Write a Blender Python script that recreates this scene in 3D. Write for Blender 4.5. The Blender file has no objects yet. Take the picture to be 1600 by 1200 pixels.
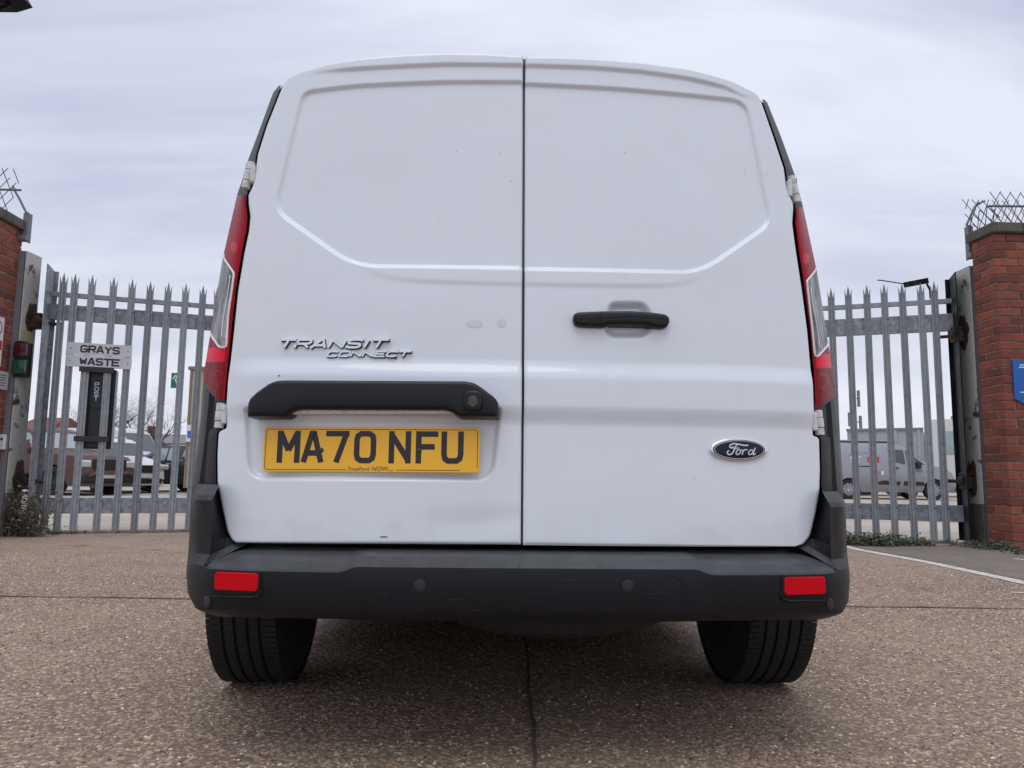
import bpy, bmesh, math, random
import numpy as np
from math import sin, cos, tan, atan, atan2, pi, radians, sqrt, exp
from mathutils import Vector, Matrix

random.seed(7); rng = np.random.default_rng(7)
SC = bpy.context.scene
COL = SC.collection

# ------------------------------------------------------------------ camera, sky, sun
F_PX = 1200.0                       # focal length in pixels of a 1600 px wide frame
PITCH = atan(142 / 1200.0); ROLL = 0.0118; CAM_H = 0.655
_f = np.array([0, cos(PITCH), sin(PITCH)]); _r0 = np.array([1.0, 0, 0]); _u0 = np.array([0, -sin(PITCH), cos(PITCH)])
_R = cos(ROLL) * _r0 + sin(ROLL) * _u0
_U = -sin(ROLL) * _r0 + cos(ROLL) * _u0
CAM = np.array([0, 0, CAM_H])
cam_d = bpy.data.cameras.new('camera'); cam = bpy.data.objects.new('camera', cam_d); COL.objects.link(cam)
cam_d.sensor_width = 36.0; cam_d.lens = 36.0 * F_PX / 1600.0
cam_d.clip_start = 0.05; cam_d.clip_end = 6000
cam.matrix_world = Matrix(((_R[0], _U[0], -_f[0], CAM[0]), (_R[1], _U[1], -_f[1], CAM[1]), (_R[2], _U[2], -_f[2], CAM[2]), (0, 0, 0, 1)))
SC.camera = cam

SUN_EL, SUN_AZ = radians(68), radians(187)     # azimuth from +Y towards +X: sun high behind the camera
world = bpy.data.worlds.new('World'); SC.world = world; world.use_nodes = True
wt = world.node_tree; wt.nodes.clear()
def wn(t, **k):
    n = wt.nodes.new(t)
    for a, b in k.items(): setattr(n, a, b)
    return n
w_out = wn('ShaderNodeOutputWorld'); w_bg = wn('ShaderNodeBackground'); w_bg.inputs[1].default_value = 0.1
w_sky = wn('ShaderNodeTexSky'); w_sky.sky_type = 'NISHITA'; w_sky.sun_disc = False
w_sky.sun_elevation = SUN_EL; w_sky.sun_rotation = SUN_AZ
w_tc = wn('ShaderNodeTexCoord'); w_sep = wn('ShaderNodeSeparateXYZ')
wt.links.new(w_tc.outputs['Generated'], w_sep.inputs[0])
# flat cloud deck: direction divided by height, so that cloud streaks compress towards the horizon
w_zc = wn('ShaderNodeMath', operation='MAXIMUM'); wt.links.new(w_sep.outputs[2], w_zc.inputs[0]); w_zc.inputs[1].default_value = 0.0
w_za = wn('ShaderNodeMath', operation='ADD'); wt.links.new(w_zc.outputs[0], w_za.inputs[0]); w_za.inputs[1].default_value = 0.22
w_div = wn('ShaderNodeVectorMath', operation='DIVIDE'); w_cmb = wn('ShaderNodeCombineXYZ')
for i in range(3): wt.links.new(w_za.outputs[0], w_cmb.inputs[i])
wt.links.new(w_tc.outputs['Generated'], w_div.inputs[0]); wt.links.new(w_cmb.outputs[0], w_div.inputs[1])
w_map = wn('ShaderNodeMapping'); w_map.inputs['Rotation'].default_value = (0, 0, 0.5); w_map.inputs['Scale'].default_value = (0.8, 2.0, 0.3)
wt.links.new(w_div.outputs[0], w_map.inputs[0])
w_n = wn('ShaderNodeTexNoise'); w_n.inputs['Scale'].default_value = 1.1; w_n.inputs['Detail'].default_value = 7; w_n.inputs['Roughness'].default_value = 0.52; w_n.inputs['Distortion'].default_value = 0.4
wt.links.new(w_map.outputs[0], w_n.inputs['Vector'])
w_ramp = wn('ShaderNodeValToRGB')
w_ramp.color_ramp.elements[0].position = 0.36; w_ramp.color_ramp.elements[0].color = (0.565, 0.60, 0.755, 1)
w_ramp.color_ramp.elements[1].position = 0.62; w_ramp.color_ramp.elements[1].color = (0.83, 0.87, 0.99, 1)
wt.links.new(w_n.outputs[0], w_ramp.inputs[0])
# overcast luminance: brighter towards the zenith, a little pale band near the horizon
w_gr = wn('ShaderNodeMapRange'); w_gr.inputs['From Min'].default_value = 0.45; w_gr.inputs['From Max'].default_value = 1.0
w_gr.inputs['To Min'].default_value = 9.0; w_gr.inputs['To Max'].default_value = 11.5
wt.links.new(w_sep.outputs[2], w_gr.inputs[0])
w_mul = wn('ShaderNodeVectorMath', operation='SCALE'); wt.links.new(w_ramp.outputs[0], w_mul.inputs[0]); wt.links.new(w_gr.outputs[0], w_mul.inputs['Scale'])
w_hz = wn('ShaderNodeMapRange'); w_hz.inputs['From Min'].default_value = 0.0; w_hz.inputs['From Max'].default_value = 0.30
w_hz.inputs['To Min'].default_value = 0.75; w_hz.inputs['To Max'].default_value = 0.0
wt.links.new(w_sep.outputs[2], w_hz.inputs[0])
w_mx = wn('ShaderNodeMix', data_type='RGBA'); wt.links.new(w_hz.outputs[0], w_mx.inputs['Factor'])
wt.links.new(w_mul.outputs[0], w_mx.inputs['A']); w_mx.inputs['B'].default_value = (8.1, 8.25, 8.9, 1)
w_m2 = wn('ShaderNodeMix', data_type='RGBA'); w_m2.inputs['Factor'].default_value = 0.94      # the cloud covers nearly all of the blue
wt.links.new(w_sky.outputs[0], w_m2.inputs['A']); wt.links.new(w_mx.outputs['Result'], w_m2.inputs['B'])
wt.links.new(w_m2.outputs['Result'], w_bg.inputs[0]); wt.links.new(w_bg.outputs[0], w_out.inputs[0])

sun_d = bpy.data.lights.new('sun', 'SUN'); sun_d.energy = 0.8; sun_d.angle = radians(40); sun_d.color = (1.0, 0.96, 0.9)
sun = bpy.data.objects.new('sun', sun_d); COL.objects.link(sun)
_sd = Vector((sin(SUN_AZ) * cos(SUN_EL), cos(SUN_AZ) * cos(SUN_EL), sin(SUN_EL)))
sun.rotation_euler = _sd.to_track_quat('Z', 'Y').to_euler(); sun.location = (0, -20, 30)

SC.view_settings.view_transform = 'Standard'; SC.view_settings.look = 'None'
SC.view_settings.exposure = 0.15; SC.view_settings.gamma = 1.0; SC.view_settings.use_curve_mapping = False

# ------------------------------------------------------------------ surveying helpers: sight lines of the camera meet real surfaces
def ray(x, y): return _f + _R * (x - 800) / F_PX + _U * (600 - y) / F_PX
def ground_at(x, y, z=0.0):
    d = ray(x, y); return CAM + d * ((z - CAM[2]) / d[2])
def at_y(x, y, Y):
    d = ray(x, y); return CAM + d * (Y / d[1])
PSI = 0.037
EX = np.array([cos(PSI), sin(PSI), 0]); EY = np.array([-sin(PSI), cos(PSI), 0])
VO = at_y(807, 915, 1.72); VO[2] = 0; VO = VO + EX * 0.024
def tov(P):
    v = np.asarray(P) - VO; return np.array([v @ EX, v @ EY, v[2]])
CV = tov(CAM)
def S(x, z):
    zz = [0.3, 0.49, 0.9, 1.05, 1.25, 1.5, 1.75, 1.9]; yy = [.080, .088, .105, .113, .132, .158, .190, .214]
    z = np.asarray(z, float)
    b = (np.interp(z - .04, zz, yy) + np.interp(z, zz, yy) + np.interp(z + .04, zz, yy)) / 3
    return b + 0.03 * (x / .75) ** 2 + 0.04 * (np.abs(x) / .75) ** 6
def on_door(x, y, off=0.0):
    """point of the van's rear face (van coordinates) on the sight line through a photo pixel"""
    d = ray(x, y); dv = np.array([d @ EX, d @ EY, d[2]]); t = 1.8
    for _ in range(40):
        p = CV + dv * t
        t += (float(S(p[0], p[2])) + off - p[1]) / dv[1] * 0.8
    return CV + dv * t
def on_vy(x, y, Y):
    d = ray(x, y); dv = np.array([d @ EX, d @ EY, d[2]]); return CV + dv * ((Y - CV[1]) / dv[1])

# ------------------------------------------------------------------ object helpers
def link(name, me, mat=None, parent=None, kind=None):
    o = bpy.data.objects.new(name, me); COL.objects.link(o)
    if mat is not None and me is not None and len(me.materials) == 0: me.materials.append(mat)
    if parent is not None: o.parent = parent
    if kind: o['kind'] = kind
    return o
def pymesh(name, v, f, smooth=False, sharp=None):
    me = bpy.data.meshes.new(name); me.from_pydata([tuple(map(float, p)) for p in v], [], [tuple(int(i) for i in q) for q in f]); me.update()
    if smooth:
        me.polygons.foreach_set('use_smooth', [True] * len(me.polygons))
        if sharp: me.set_sharp_from_angle(angle=radians(sharp))
    return me
def obj(name, v, f, mat, parent=None, smooth=False, sharp=None, kind=None):
    return link(name, pymesh(name, v, f, smooth, sharp), mat, parent, kind)
def thing(name, label, cat, loc=(0, 0, 0), rz=0.0, group=None):
    o = bpy.data.objects.new(name, None); COL.objects.link(o); o.location = tuple(loc); o.rotation_euler = (0, 0, rz)
    o.empty_display_size = 0.2
    return tag(o, label, cat, group)
def tag(o, label, cat, group=None):
    o['label'] = label; o['category'] = cat
    if group: o['group'] = group
    return o
def dup(o, parent=None):
    c = o.copy(); COL.objects.link(c); c.parent = parent
    for ch in list(o.children): dup(ch, c)
    return c

class MB:
    """collects vertices and faces of one mesh"""
    def __init__(s): s.v = []; s.f = []
    def add(s, v, f):
        n = len(s.v); s.v += [tuple(map(float, p)) for p in v]; s.f += [tuple(i + n for i in q) for q in f]; return s
    def box(s, c, size, ax=None, bev=0.0):
        c = np.array(c, float); h = np.array(size, float) / 2
        A = np.eye(3) if ax is None else np.array(ax, float)
        if bev <= 0:
            v = [c + A.T @ (h * np.array(k)) for k in ((-1,-1,-1),(1,-1,-1),(1,1,-1),(-1,1,-1),(-1,-1,1),(1,-1,1),(1,1,1),(-1,1,1))]
            return s.add(v, [(0,3,2,1),(4,5,6,7),(0,1,5,4),(1,2,6,5),(2,3,7,6),(3,0,4,7)])
        b = min(bev, *(h * 0.95)); v = []; idx = {}
        for sx in (-1, 1):
            for sy in (-1, 1):
                for sz in (-1, 1):
                    for k in range(3):
                        p = h - b; p[k] = h[k]; idx[(sx, sy, sz, k)] = len(v); v.append(c + A.T @ (p * np.array((sx, sy, sz))))
        f = []
        def face(l):
            f.append(l)
        for k in range(3):
            i, j = [(1, 2), (2, 0), (0, 1)][k]
            for sg in (-1, 1):
                l = []
                for a, bb in ((-1,-1),(1,-1),(1,1),(-1,1)):
                    t = [0,0,0]; t[k] = sg; t[i] = a; t[j] = bb; l.append(idx[(*t, k)])
                face(l if sg > 0 else l[::-1])
        for k in range(3):
            i, j = [(1, 2), (2, 0), (0, 1)][k]
            for a in (-1, 1):
                for bb in (-1, 1):
                    t0 = [0,0,0]; t0[i] = a; t0[j] = bb; t1 = list(t0); t0[k] = -1; t1[k] = 1
                    l = [idx[(*t0, i)], idx[(*t0, j)], idx[(*t1, j)], idx[(*t1, i)]]
                    face(l if a * bb < 0 else l[::-1]) if False else face(l if a * bb > 0 else l[::-1])
        for sx in (-1, 1):
            for sy in (-1, 1):
                for sz in (-1, 1):
                    l = [idx[(sx, sy, sz, k)] for k in range(3)]
                    face(l if sx * sy * sz > 0 else l[::-1])
        return s.add(v, f)
    def tube(s, pts, r, n=8, cap=True, squash=None):
        pts = [np.array(p, float) for p in pts]; rs = r if hasattr(r, '__len__') else [r] * len(pts)
        base = len(s.v); t0 = pts[1] - pts[0]; t0 /= np.linalg.norm(t0) + 1e-9
        up = np.array([0, 0, 1.0]) if abs(t0[2]) < .9 else np.array([1.0, 0, 0])
        a = np.cross(t0, up); a /= np.linalg.norm(a)
        for i, p in enumerate(pts):
            t = pts[min(i + 1, len(pts) - 1)] - pts[max(i - 1, 0)]; t /= np.linalg.norm(t) + 1e-9
            a = a - t * (a @ t); a /= np.linalg.norm(a) + 1e-9; b = np.cross(t, a)
            for k in range(n):
                w = 2 * pi * k / n; s.v.append(tuple(p + (a * cos(w) + b * sin(w)) * rs[i]))
        for i in range(len(pts) - 1):
            for k in range(n):
                q = base + i * n; s.f.append((q + k, q + k + n, q + (k + 1) % n + n, q + (k + 1) % n))
        if cap:
            s.f.append(tuple(base + k for k in range(n))); q = base + (len(pts) - 1) * n
            s.f.append(tuple(q + k for k in range(n - 1, -1, -1)))
        return s
    def lathe(s, prof, axis_o, ax, n=32, closed=False):
        """prof: (radius, height) pairs turned about ax through axis_o"""
        ax = np.array(ax, float); ax /= np.linalg.norm(ax); o = np.array(axis_o, float)
        up = np.array([0, 0, 1.0]) if abs(ax[2]) < .9 else np.array([1.0, 0, 0])
        a = np.cross(ax, up); a /= np.linalg.norm(a); b = np.cross(ax, a); base = len(s.v); m = len(prof)
        for k in range(n):
            w = 2 * pi * k / n; d = a * cos(w) + b * sin(w)
            for r, h in prof: s.v.append(tuple(o + d * r + ax * h))
        for k in range(n):
            k2 = (k + 1) % n
            for j in range(m if closed else m - 1):
                j2 = (j + 1) % m
                s.f.append((base + k * m + j, base + k2 * m + j, base + k2 * m + j2, base + k * m + j2))
        return s
    def prism(s, poly, o, ex, ey, n, d0, d1, bev=0.0):
        """closed outline poly (a,b) in the frame o,ex,ey; from depth d0 to d1 along n; bev rounds the d1 edge"""
        o = np.array(o, float); ex = np.array(ex, float); ey = np.array(ey, float); nn = np.array(n, float)
        p = np.array(poly, float); m = len(p)
        rings = [(p, d0)]
        if bev > 0:
            for k in range(4):
                w = (k + 0) * (pi / 2) / 3
                rings.append((inset(p, bev * (1 - cos(w))), d1 - bev * (1 - sin(w)) if d1 > d0 else d1 + bev * (1 - sin(w))))
        else: rings.append((p, d1))
        base = len(s.v)
        for q, d in rings:
            for a, b in q: s.v.append(tuple(o + ex * a + ey * b + nn * d))
        for i in range(len(rings) - 1):
            for k in range(m):
                q = base + i * m; s.f.append((q + k, q + (k + 1) % m, q + (k + 1) % m + m, q + k + m))
        q = base + (len(rings) - 1) * m
        s.f.append(tuple(q + k for k in range(m))); s.f.append(tuple(base + k for k in range(m - 1, -1, -1)))
        return s
    def obj(s, name, mat, parent=None, smooth=False, sharp=None, kind=None, merge=0.0, recalc=False):
        me = pymesh(name, s.v, s.f, smooth, None)
        if merge or recalc:
            bm = bmesh.new(); bm.from_mesh(me)
            if merge: bmesh.ops.remove_doubles(bm, verts=bm.verts, dist=merge)
            if recalc: bmesh.ops.recalc_face_normals(bm, faces=bm.faces)
            bm.to_mesh(me); bm.free()
        if smooth and sharp: me.set_sharp_from_angle(angle=radians(sharp))
        return link(name, me, mat, parent, kind)

def inset(p, d):
    """move a closed outline inwards by d (small d)"""
    p = np.array(p, float); m = len(p); area = 0.5 * np.sum(p[:, 0] * np.roll(p[:, 1], -1) - np.roll(p[:, 0], -1) * p[:, 1]); sg = 1 if area > 0 else -1
    out = []
    for i in range(m):
        a, b, c = p[i - 1], p[i], p[(i + 1) % m]
        e1 = (b - a) / (np.linalg.norm(b - a) + 1e-9); e2 = (c - b) / (np.linalg.norm(c - b) + 1e-9)
        n1 = np.array([-e1[1], e1[0]]) * sg; n2 = np.array([-e2[1], e2[0]]) * sg
        k = n1 + n2; q = max(k @ k, 0.4); out.append(b + k * (2 * d / q))
    return np.array(out)
def spline(pts, n):
    """Catmull-Rom through pts, n samples per span"""
    p = np.array(pts, float); q = np.vstack([2 * p[0] - p[1], p, 2 * p[-1] - p[-2]]); out = []
    for i in range(len(p) - 1):
        a, b, c, d = q[i:i + 4]
        for k in range(n):
            t = k / n; out.append(0.5 * ((2 * b) + (c - a) * t + (2 * a - 5 * b + 4 * c - d) * t * t + (3 * b - a - 3 * c + d) * t ** 3))
    out.append(p[-1]); return np.array(out)
def resample(poly, n):
    p = np.array(poly, float); L = np.r_[0, np.cumsum(np.linalg.norm(np.diff(p, axis=0), axis=1))]
    t = np.linspace(0, L[-1], n); return np.stack([np.interp(t, L, p[:, k]) for k in range(p.shape[1])], 1)
def smooth01(x): x = np.clip(x, 0, 1); return x * x * (3 - 2 * x)
def seg_dist(P, poly, closed=True):
    """distance of the points P to the outline poly, and a flag for inside"""
    P = np.asarray(P, float); q = np.asarray(poly, float); m = len(q); d = np.full(len(P), 1e9); ins = np.zeros(len(P), bool)
    for i in range(m if closed else m - 1):
        a, b = q[i], q[(i + 1) % m]; e = b - a
        t = np.clip(((P - a) @ e) / (e @ e + 1e-12), 0, 1); d = np.minimum(d, np.linalg.norm(P - a - t[:, None] * e, axis=1))
        if closed and a[1] != b[1]:
            c = (a[1] > P[:, 1]) != (b[1] > P[:, 1]); xi = (b[0] - a[0]) * (P[:, 1] - a[1]) / (b[1] - a[1]) + a[0]; ins ^= c & (P[:, 0] < xi)
    return d, ins
def rounded(poly, r, n=5):
    p = [np.array(q, float) for q in poly]; out = []
    for i in range(len(p)):
        a, b, c = p[i - 1], p[i], p[(i + 1) % len(p)]
        rr = min(r if not hasattr(r, '__len__') else r[i], np.linalg.norm(b - a) * .45, np.linalg.norm(c - b) * .45)
        s = b + (a - b) / np.linalg.norm(a - b) * rr; e = b + (c - b) / np.linalg.norm(c - b) * rr
        for k in range(n + 1):
            t = k / n; out.append((1 - t) ** 2 * s + 2 * t * (1 - t) * b + t * t * e)
    return np.array(out)
def rrect(w, h, r, n=5): return rounded([(-w/2, -h/2), (w/2, -h/2), (w/2, h/2), (-w/2, h/2)], r, n)
def ellipse(a, b, n=48): return np.array([(a * cos(2*pi*k/n), b * sin(2*pi*k/n)) for k in range(n)])

# ---- lettering: each glyph a list of stroke centre lines in a box one unit wide and one unit high
def arc(cx, cy, rx, ry, a0, a1, n=10): return [(cx + rx * cos(radians(a0 + (a1 - a0) * k / n)), cy + ry * sin(radians(a0 + (a1 - a0) * k / n))) for k in range(n + 1)]
GL = {
 'M': [[(.0,0),(.0,1)],[(1,0),(1,1)],[(.03,1.02),(.5,.36),(.97,1.02)]],
 'A': [[(-.03,-.08),(.43,1),(.57,1),(1.03,-.08)],[(.25,.27),(.75,.27)]],
 '7': [[(0,1),(.94,1)],[(.95,1.05),(.42,-.08)]],
 '0': [[(.5,1),(.25,1),(.06,.92),(0,.78),(0,.22),(.06,.08),(.25,0),(.75,0),(.94,.08),(1,.22),(1,.78),(.94,.92),(.75,1),(.5,1)]],
 'N': [[(0,0),(0,1)],[(1,0),(1,1)],[(0,.98),(1,.02)]],
 'F': [[(0,0),(0,1),(1,1)],[(0,.52),(.8,.52)]],
 'U': [[(0,1),(0,.24),(.06,.08),(.25,0),(.75,0),(.94,.08),(1,.24),(1,1)]],
 'G': [[(1,.8),(.94,.93),(.75,1),(.25,1),(.06,.92),(0,.78),(0,.22),(.06,.08),(.25,0),(.75,0),(.94,.08),(1,.22),(1,.46),(.55,.46)]],
 'R': [[(0,0),(0,1),(.72,1),(.93,.93),(1,.8),(1,.68),(.93,.54),(.72,.47),(0,.47)],[(.55,.46),(1,0)]],
 'Y': [[(.5,0),(.5,.48)],[(0,1),(.5,.46),(1,1)]],
 'S': [[(1,.8),(.93,.93),(.74,1),(.26,1),(.06,.93),(0,.8),(0,.7),(.07,.57),(.26,.52),(.74,.48),(.93,.43),(1,.3),(1,.2),(.93,.07),(.74,0),(.26,0),(.07,.07),(0,.2)]],
 'W': [[(0,1),(.22,0),(.5,.72),(.78,0),(1,1)]],
 'T': [[(0,1),(1,1)],[(.5,0),(.5,1)]],
 'E': [[(1,1),(0,1),(0,0),(1,0)],[(0,.52),(.82,.52)]],
 'P': [[(0,0),(0,1),(.72,1),(.93,.93),(1,.8),(1,.68),(.93,.54),(.72,.47),(0,.47)]],
 'O': [[(.5,1),(.25,1),(.06,.92),(0,.78),(0,.22),(.06,.08),(.25,0),(.75,0),(.94,.08),(1,.22),(1,.78),(.94,.92),(.75,1),(.5,1)]],
 'C': [[(1,.8),(.93,.93),(.74,1),(.26,1),(.06,.92),(0,.78),(0,.22),(.06,.08),(.26,0),(.74,0),(.93,.07),(1,.2)]],
 'I': [[(.5,0),(.5,1)]], 'H': [[(0,0),(0,1)],[(1,0),(1,1)],[(0,.52),(1,.52)]],
}
def stroke(mb, pts, w, o, ex, ey, n, d0, d1):
    """a line of width w with mitred bends, raised from d0 to d1 above the plane"""
    p = np.array(pts, float); m = len(p); closed = np.linalg.norm(p[0] - p[-1]) < 1e-6
    for i in range(1, m - 1):                              # a sharp bend starts a new stroke
        e1 = (p[i] - p[i - 1]) / np.linalg.norm(p[i] - p[i - 1]); e2 = (p[i + 1] - p[i]) / np.linalg.norm(p[i + 1] - p[i])
        if e1 @ e2 < -.15:
            stroke(mb, p[:i + 1], w, o, ex, ey, n, d0, d1); return stroke(mb, p[i:], w, o, ex, ey, n, d0, d1 + 4e-5)
    if not closed:                                         # square ends on upright and level strokes
        for i, j in ((0, 1), (-1, -2)):
            e = (p[i] - p[j]) / np.linalg.norm(p[i] - p[j])
            if max(abs(e)) > .985: p[i] = p[i] + e * w / 2 * .98
    L, R = [], []
    for i in range(m):
        if closed: a = p[i - 1] if i > 0 else p[-2]; c = p[i + 1] if i < m - 1 else p[1]
        else: a = p[i - 1] if i > 0 else 2 * p[0] - p[1]; c = p[i + 1] if i < m - 1 else 2 * p[-1] - p[-2]
        e1 = (p[i] - a) / np.linalg.norm(p[i] - a); e2 = (c - p[i]) / np.linalg.norm(c - p[i])
        k = np.array([-e1[1] - e2[1], e1[0] + e2[0]]); k = k * (w / max(k @ k, 0.9)); L.append(p[i] + k); R.append(p[i] - k)
    o = np.array(o, float); v = []
    for q in (L, R):
        for d in (d0, d1):
            for a, b in q: v.append(o + np.array(ex) * a + np.array(ey) * b + np.array(n) * d)
    f = []
    for i in range(m - 1):
        f += [(m + i, 3 * m + i, 3 * m + i + 1, m + i + 1)]
        if abs(d1 - d0) > 5e-4: f += [(i, m + i, m + i + 1, i + 1), (2 * m + i, 2 * m + i + 1, 3 * m + i + 1, 3 * m + i)]
    if abs(d1 - d0) > 5e-4 and not closed: f += [(0, 2 * m, 3 * m, m), (m - 1, 2 * m - 1, 4 * m - 1, 3 * m - 1)]
    mb.add(v, f)
def word(mb, text, x0, y0, gw, gh, pitch, sw, o, ex, ey, n, d0, d1, slant=0.0, widths=None):
    x = x0
    for ch in text:
        if ch != ' ':
            w = gw * (widths or {}).get(ch, 1.0)
            for si, st in enumerate(GL[ch]):
                stroke(mb, [(x + a * w + slant * b * gh, y0 + b * gh) for a, b in st], sw, o, ex, ey, n, d0, d1 + si * 7e-5)
            x += pitch - gw + w
        else: x += pitch * .55
    return x
def print_text(name, body, size, mat, parent, o, ex, ey, n, lift, align='LEFT', shear=0.0):
    """flat print in the built-in letter shapes, turned into a mesh"""
    cu = bpy.data.curves.new(name, 'FONT'); cu.body = body; cu.size = size; cu.align_x = align; cu.resolution_u = 3; cu.shear = shear
    t = bpy.data.objects.new(name, cu); COL.objects.link(t)
    dg = bpy.context.evaluated_depsgraph_get(); me = bpy.data.meshes.new_from_object(t.evaluated_get(dg))
    bpy.data.objects.remove(t); bpy.data.curves.remove(cu)
    o = np.array(o, float); ex = np.array(ex); ey = np.array(ey); n = np.array(n)
    for v in me.vertices: v.co = Vector(o + ex * v.co.x + ey * v.co.y + n * lift)
    me.name = name; return link(name, me, mat, parent)
# ------------------------------------------------------------------ materials
def new_mat(name, base=(.5, .5, .5), rough=.5, metal=0.0, **k):
    m = bpy.data.materials.new(name); m.use_nodes = True; p = m.node_tree.nodes['Principled BSDF']
    p.inputs['Base Color'].default_value = (*base, 1); p.inputs['Roughness'].default_value = rough; p.inputs['Metallic'].default_value = metal
    for a, b in k.items(): p.inputs[a.replace('_', ' ')].default_value = b
    return m
class NT:
    def __init__(s, m): s.m = m; s.t = m.node_tree; s.p = s.t.nodes['Principled BSDF']
    def n(s, typ, **k):
        nd = s.t.nodes.new(typ)
        for a, b in k.items(): setattr(nd, a, b)
        return nd
    def l(s, a, b): s.t.links.new(a, b)
    def coord(s, which='Object', scale=(1, 1, 1), rot=(0, 0, 0)):
        c = s.n('ShaderNodeTexCoord'); mp = s.n('ShaderNodeMapping'); mp.inputs['Scale'].default_value = scale; mp.inputs['Rotation'].default_value = rot
        s.l(c.outputs[which], mp.inputs[0]); return mp.outputs[0]
    def noise(s, vec, scale, detail=4, rough=.55, dist=0.0):
        t = s.n('ShaderNodeTexNoise'); t.inputs['Scale'].default_value = scale; t.inputs['Detail'].default_value = detail
        t.inputs['Roughness'].default_value = rough; t.inputs['Distortion'].default_value = dist; s.l(vec, t.inputs['Vector']); return t.outputs[0]
    def voro(s, vec, scale, feature='F1', out='Distance', rnd=1.0):
        t = s.n('ShaderNodeTexVoronoi', feature=feature); t.inputs['Scale'].default_value = scale
        t.inputs['Randomness'].default_value = rnd; s.l(vec, t.inputs['Vector']); return t.outputs[out]
    def ramp(s, fac, stops):
        r = s.n('ShaderNodeValToRGB'); e = r.color_ramp.elements
        while len(e) < len(stops): e.new(.5)
        for q, (pos, c) in zip(e, stops):
            q.position = pos; q.color = (*c, 1) if hasattr(c, '__len__') else (c, c, c, 1)
        s.l(fac, r.inputs[0]); return r.outputs[0]
    def mix(s, fac, a, b, typ='MIX'):
        m = s.n('ShaderNodeMix', data_type='RGBA', blend_type=typ)
        for nm, q in (('Factor', fac), ('A', a), ('B', b)):
            if hasattr(q, 'links') or hasattr(q, 'is_linked'): s.l(q, m.inputs[nm])
            elif nm == 'Factor': m.inputs[nm].default_value = q
            else: m.inputs[nm].default_value = (*q, 1)
        return m.outputs['Result']
    def math(s, op, a, b=None):
        m = s.n('ShaderNodeMath', operation=op)
        for i, q in enumerate((a, b)):
            if q is None: continue
            if hasattr(q, 'is_linked'): s.l(q, m.inputs[i])
            else: m.inputs[i].default_value = q
        return m.outputs[0]
    def bump(s, h, strength=.3, dist=.01, prev=None):
        b = s.n('ShaderNodeBump'); b.inputs['Strength'].default_value = strength; b.inputs['Distance'].default_value = dist
        s.l(h, b.inputs['Height'])
        if prev is not None: s.l(prev, b.inputs['Normal'])
        return b.outputs[0]
    def out(s, color=None, rough=None, normal=None, metal=None, coatn=None):
        if color is not None: s.l(color, s.p.inputs['Base Color'])
        if rough is not None: s.l(rough, s.p.inputs['Roughness'])
        if normal is not None: s.l(normal, s.p.inputs['Normal'])
        if metal is not None: s.l(metal, s.p.inputs['Metallic'])
        if coatn is not None: s.l(coatn, s.p.inputs['Coat Normal'])
        return s.m
M = {}
def mk_paint():
    m = new_mat('white_paint', (.76, .775, .79), .28, 0, Specular_IOR_Level=.2, Coat_Weight=1.0, Coat_Roughness=.035); t = NT(m); v = t.coord()
    dirt = t.ramp(t.noise(v, 2.2, 6, .6), [(.42, 0), (.8, 1)])
    dirt = t.math('MULTIPLY', dirt, .22)
    c = t.mix(dirt, (.735, .785, .85), (.64, .67, .69))
    sz = t.n('ShaderNodeSeparateXYZ'); t.l(v, sz.inputs[0]); grime = t.math('MULTIPLY', t.ramp(sz.outputs[2], [(.49, .22), (.60, 0)]), t.ramp(t.noise(t.coord(scale=(1, 1, .25)), 11, 6, .65), [(.42, 0), (.75, 1)]))
    c = t.mix(grime, c, (.46, .43, .38))
    sp = t.ramp(t.voro(v, 16, 'F1'), [(.018, 1), (.034, 0)])
    gate = t.ramp(t.noise(v, 1.7, 2), [(.56, 0), (.6, 1)])
    c = t.mix(t.math('MULTIPLY', sp, t.math('MULTIPLY', gate, .35)), c, (.16, .14, .11))
    fl = t.ramp(t.noise(t.coord(scale=(1, 1, .35)), 26, 3), [(.6, 0), (.78, 1)])
    c = t.mix(t.math('MULTIPLY', fl, .06), c, (.45, .43, .38))
    nb = t.bump(t.noise(v, 4.0, 2, .5), .18, .02)
    return t.out(c, t.ramp(t.noise(v, 5, 5), [(.3, .22), (.75, .36)]), nb, coatn=nb)
M['paint'] = mk_paint()
def mk_plastic(name, base, r0, r1, spec=.25, dust_sheen=0.0):
    m = new_mat(name, base, .6, 0, Specular_IOR_Level=spec); t = NT(m); v = t.coord()
    g = t.noise(v, 7, 6, .65); d = t.ramp(g, [(.45, 0), (.8, 1)])
    c = t.mix(t.math('MULTIPLY', d, .35), base, tuple(min(1, b * 1.6 + .003) for b in base))
    sc1 = t.ramp(t.noise(t.coord(scale=(3, 3, 60), rot=(0, .12, 0)), 3, 5, .6), [(.64, 0), (.74, 1)])
    c = t.mix(t.math('MULTIPLY', sc1, .22), c, tuple(b * 2.0 + .012 for b in base))
    if dust_sheen:                                               # upward faces painted lighter, for sky sheen as well as dust and fading
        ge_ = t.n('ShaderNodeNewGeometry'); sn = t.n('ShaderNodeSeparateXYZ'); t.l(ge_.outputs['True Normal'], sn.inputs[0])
        c = t.mix(t.math('MULTIPLY', t.ramp(sn.outputs[2], [(.45, 0), (.95, dust_sheen)]), t.ramp(t.noise(v, 30, 5, .7), [(.25, .55), (.7, 1)])), c, (.095, .100, .106))
    nb = t.bump(t.noise(v, 900, 2), .12, .0006)
    return t.out(c, t.ramp(g, [(.3, r0), (.7, r1)]), nb)
M['bumper'] = mk_plastic('bumper_plastic', (.0045, .0055, .0085), .36, .50, spec=.30, dust_sheen=.9)
M['trim'] = mk_plastic('trim_plastic', (.0055, .0064, .0086), .30, .44, spec=.35)
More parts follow.
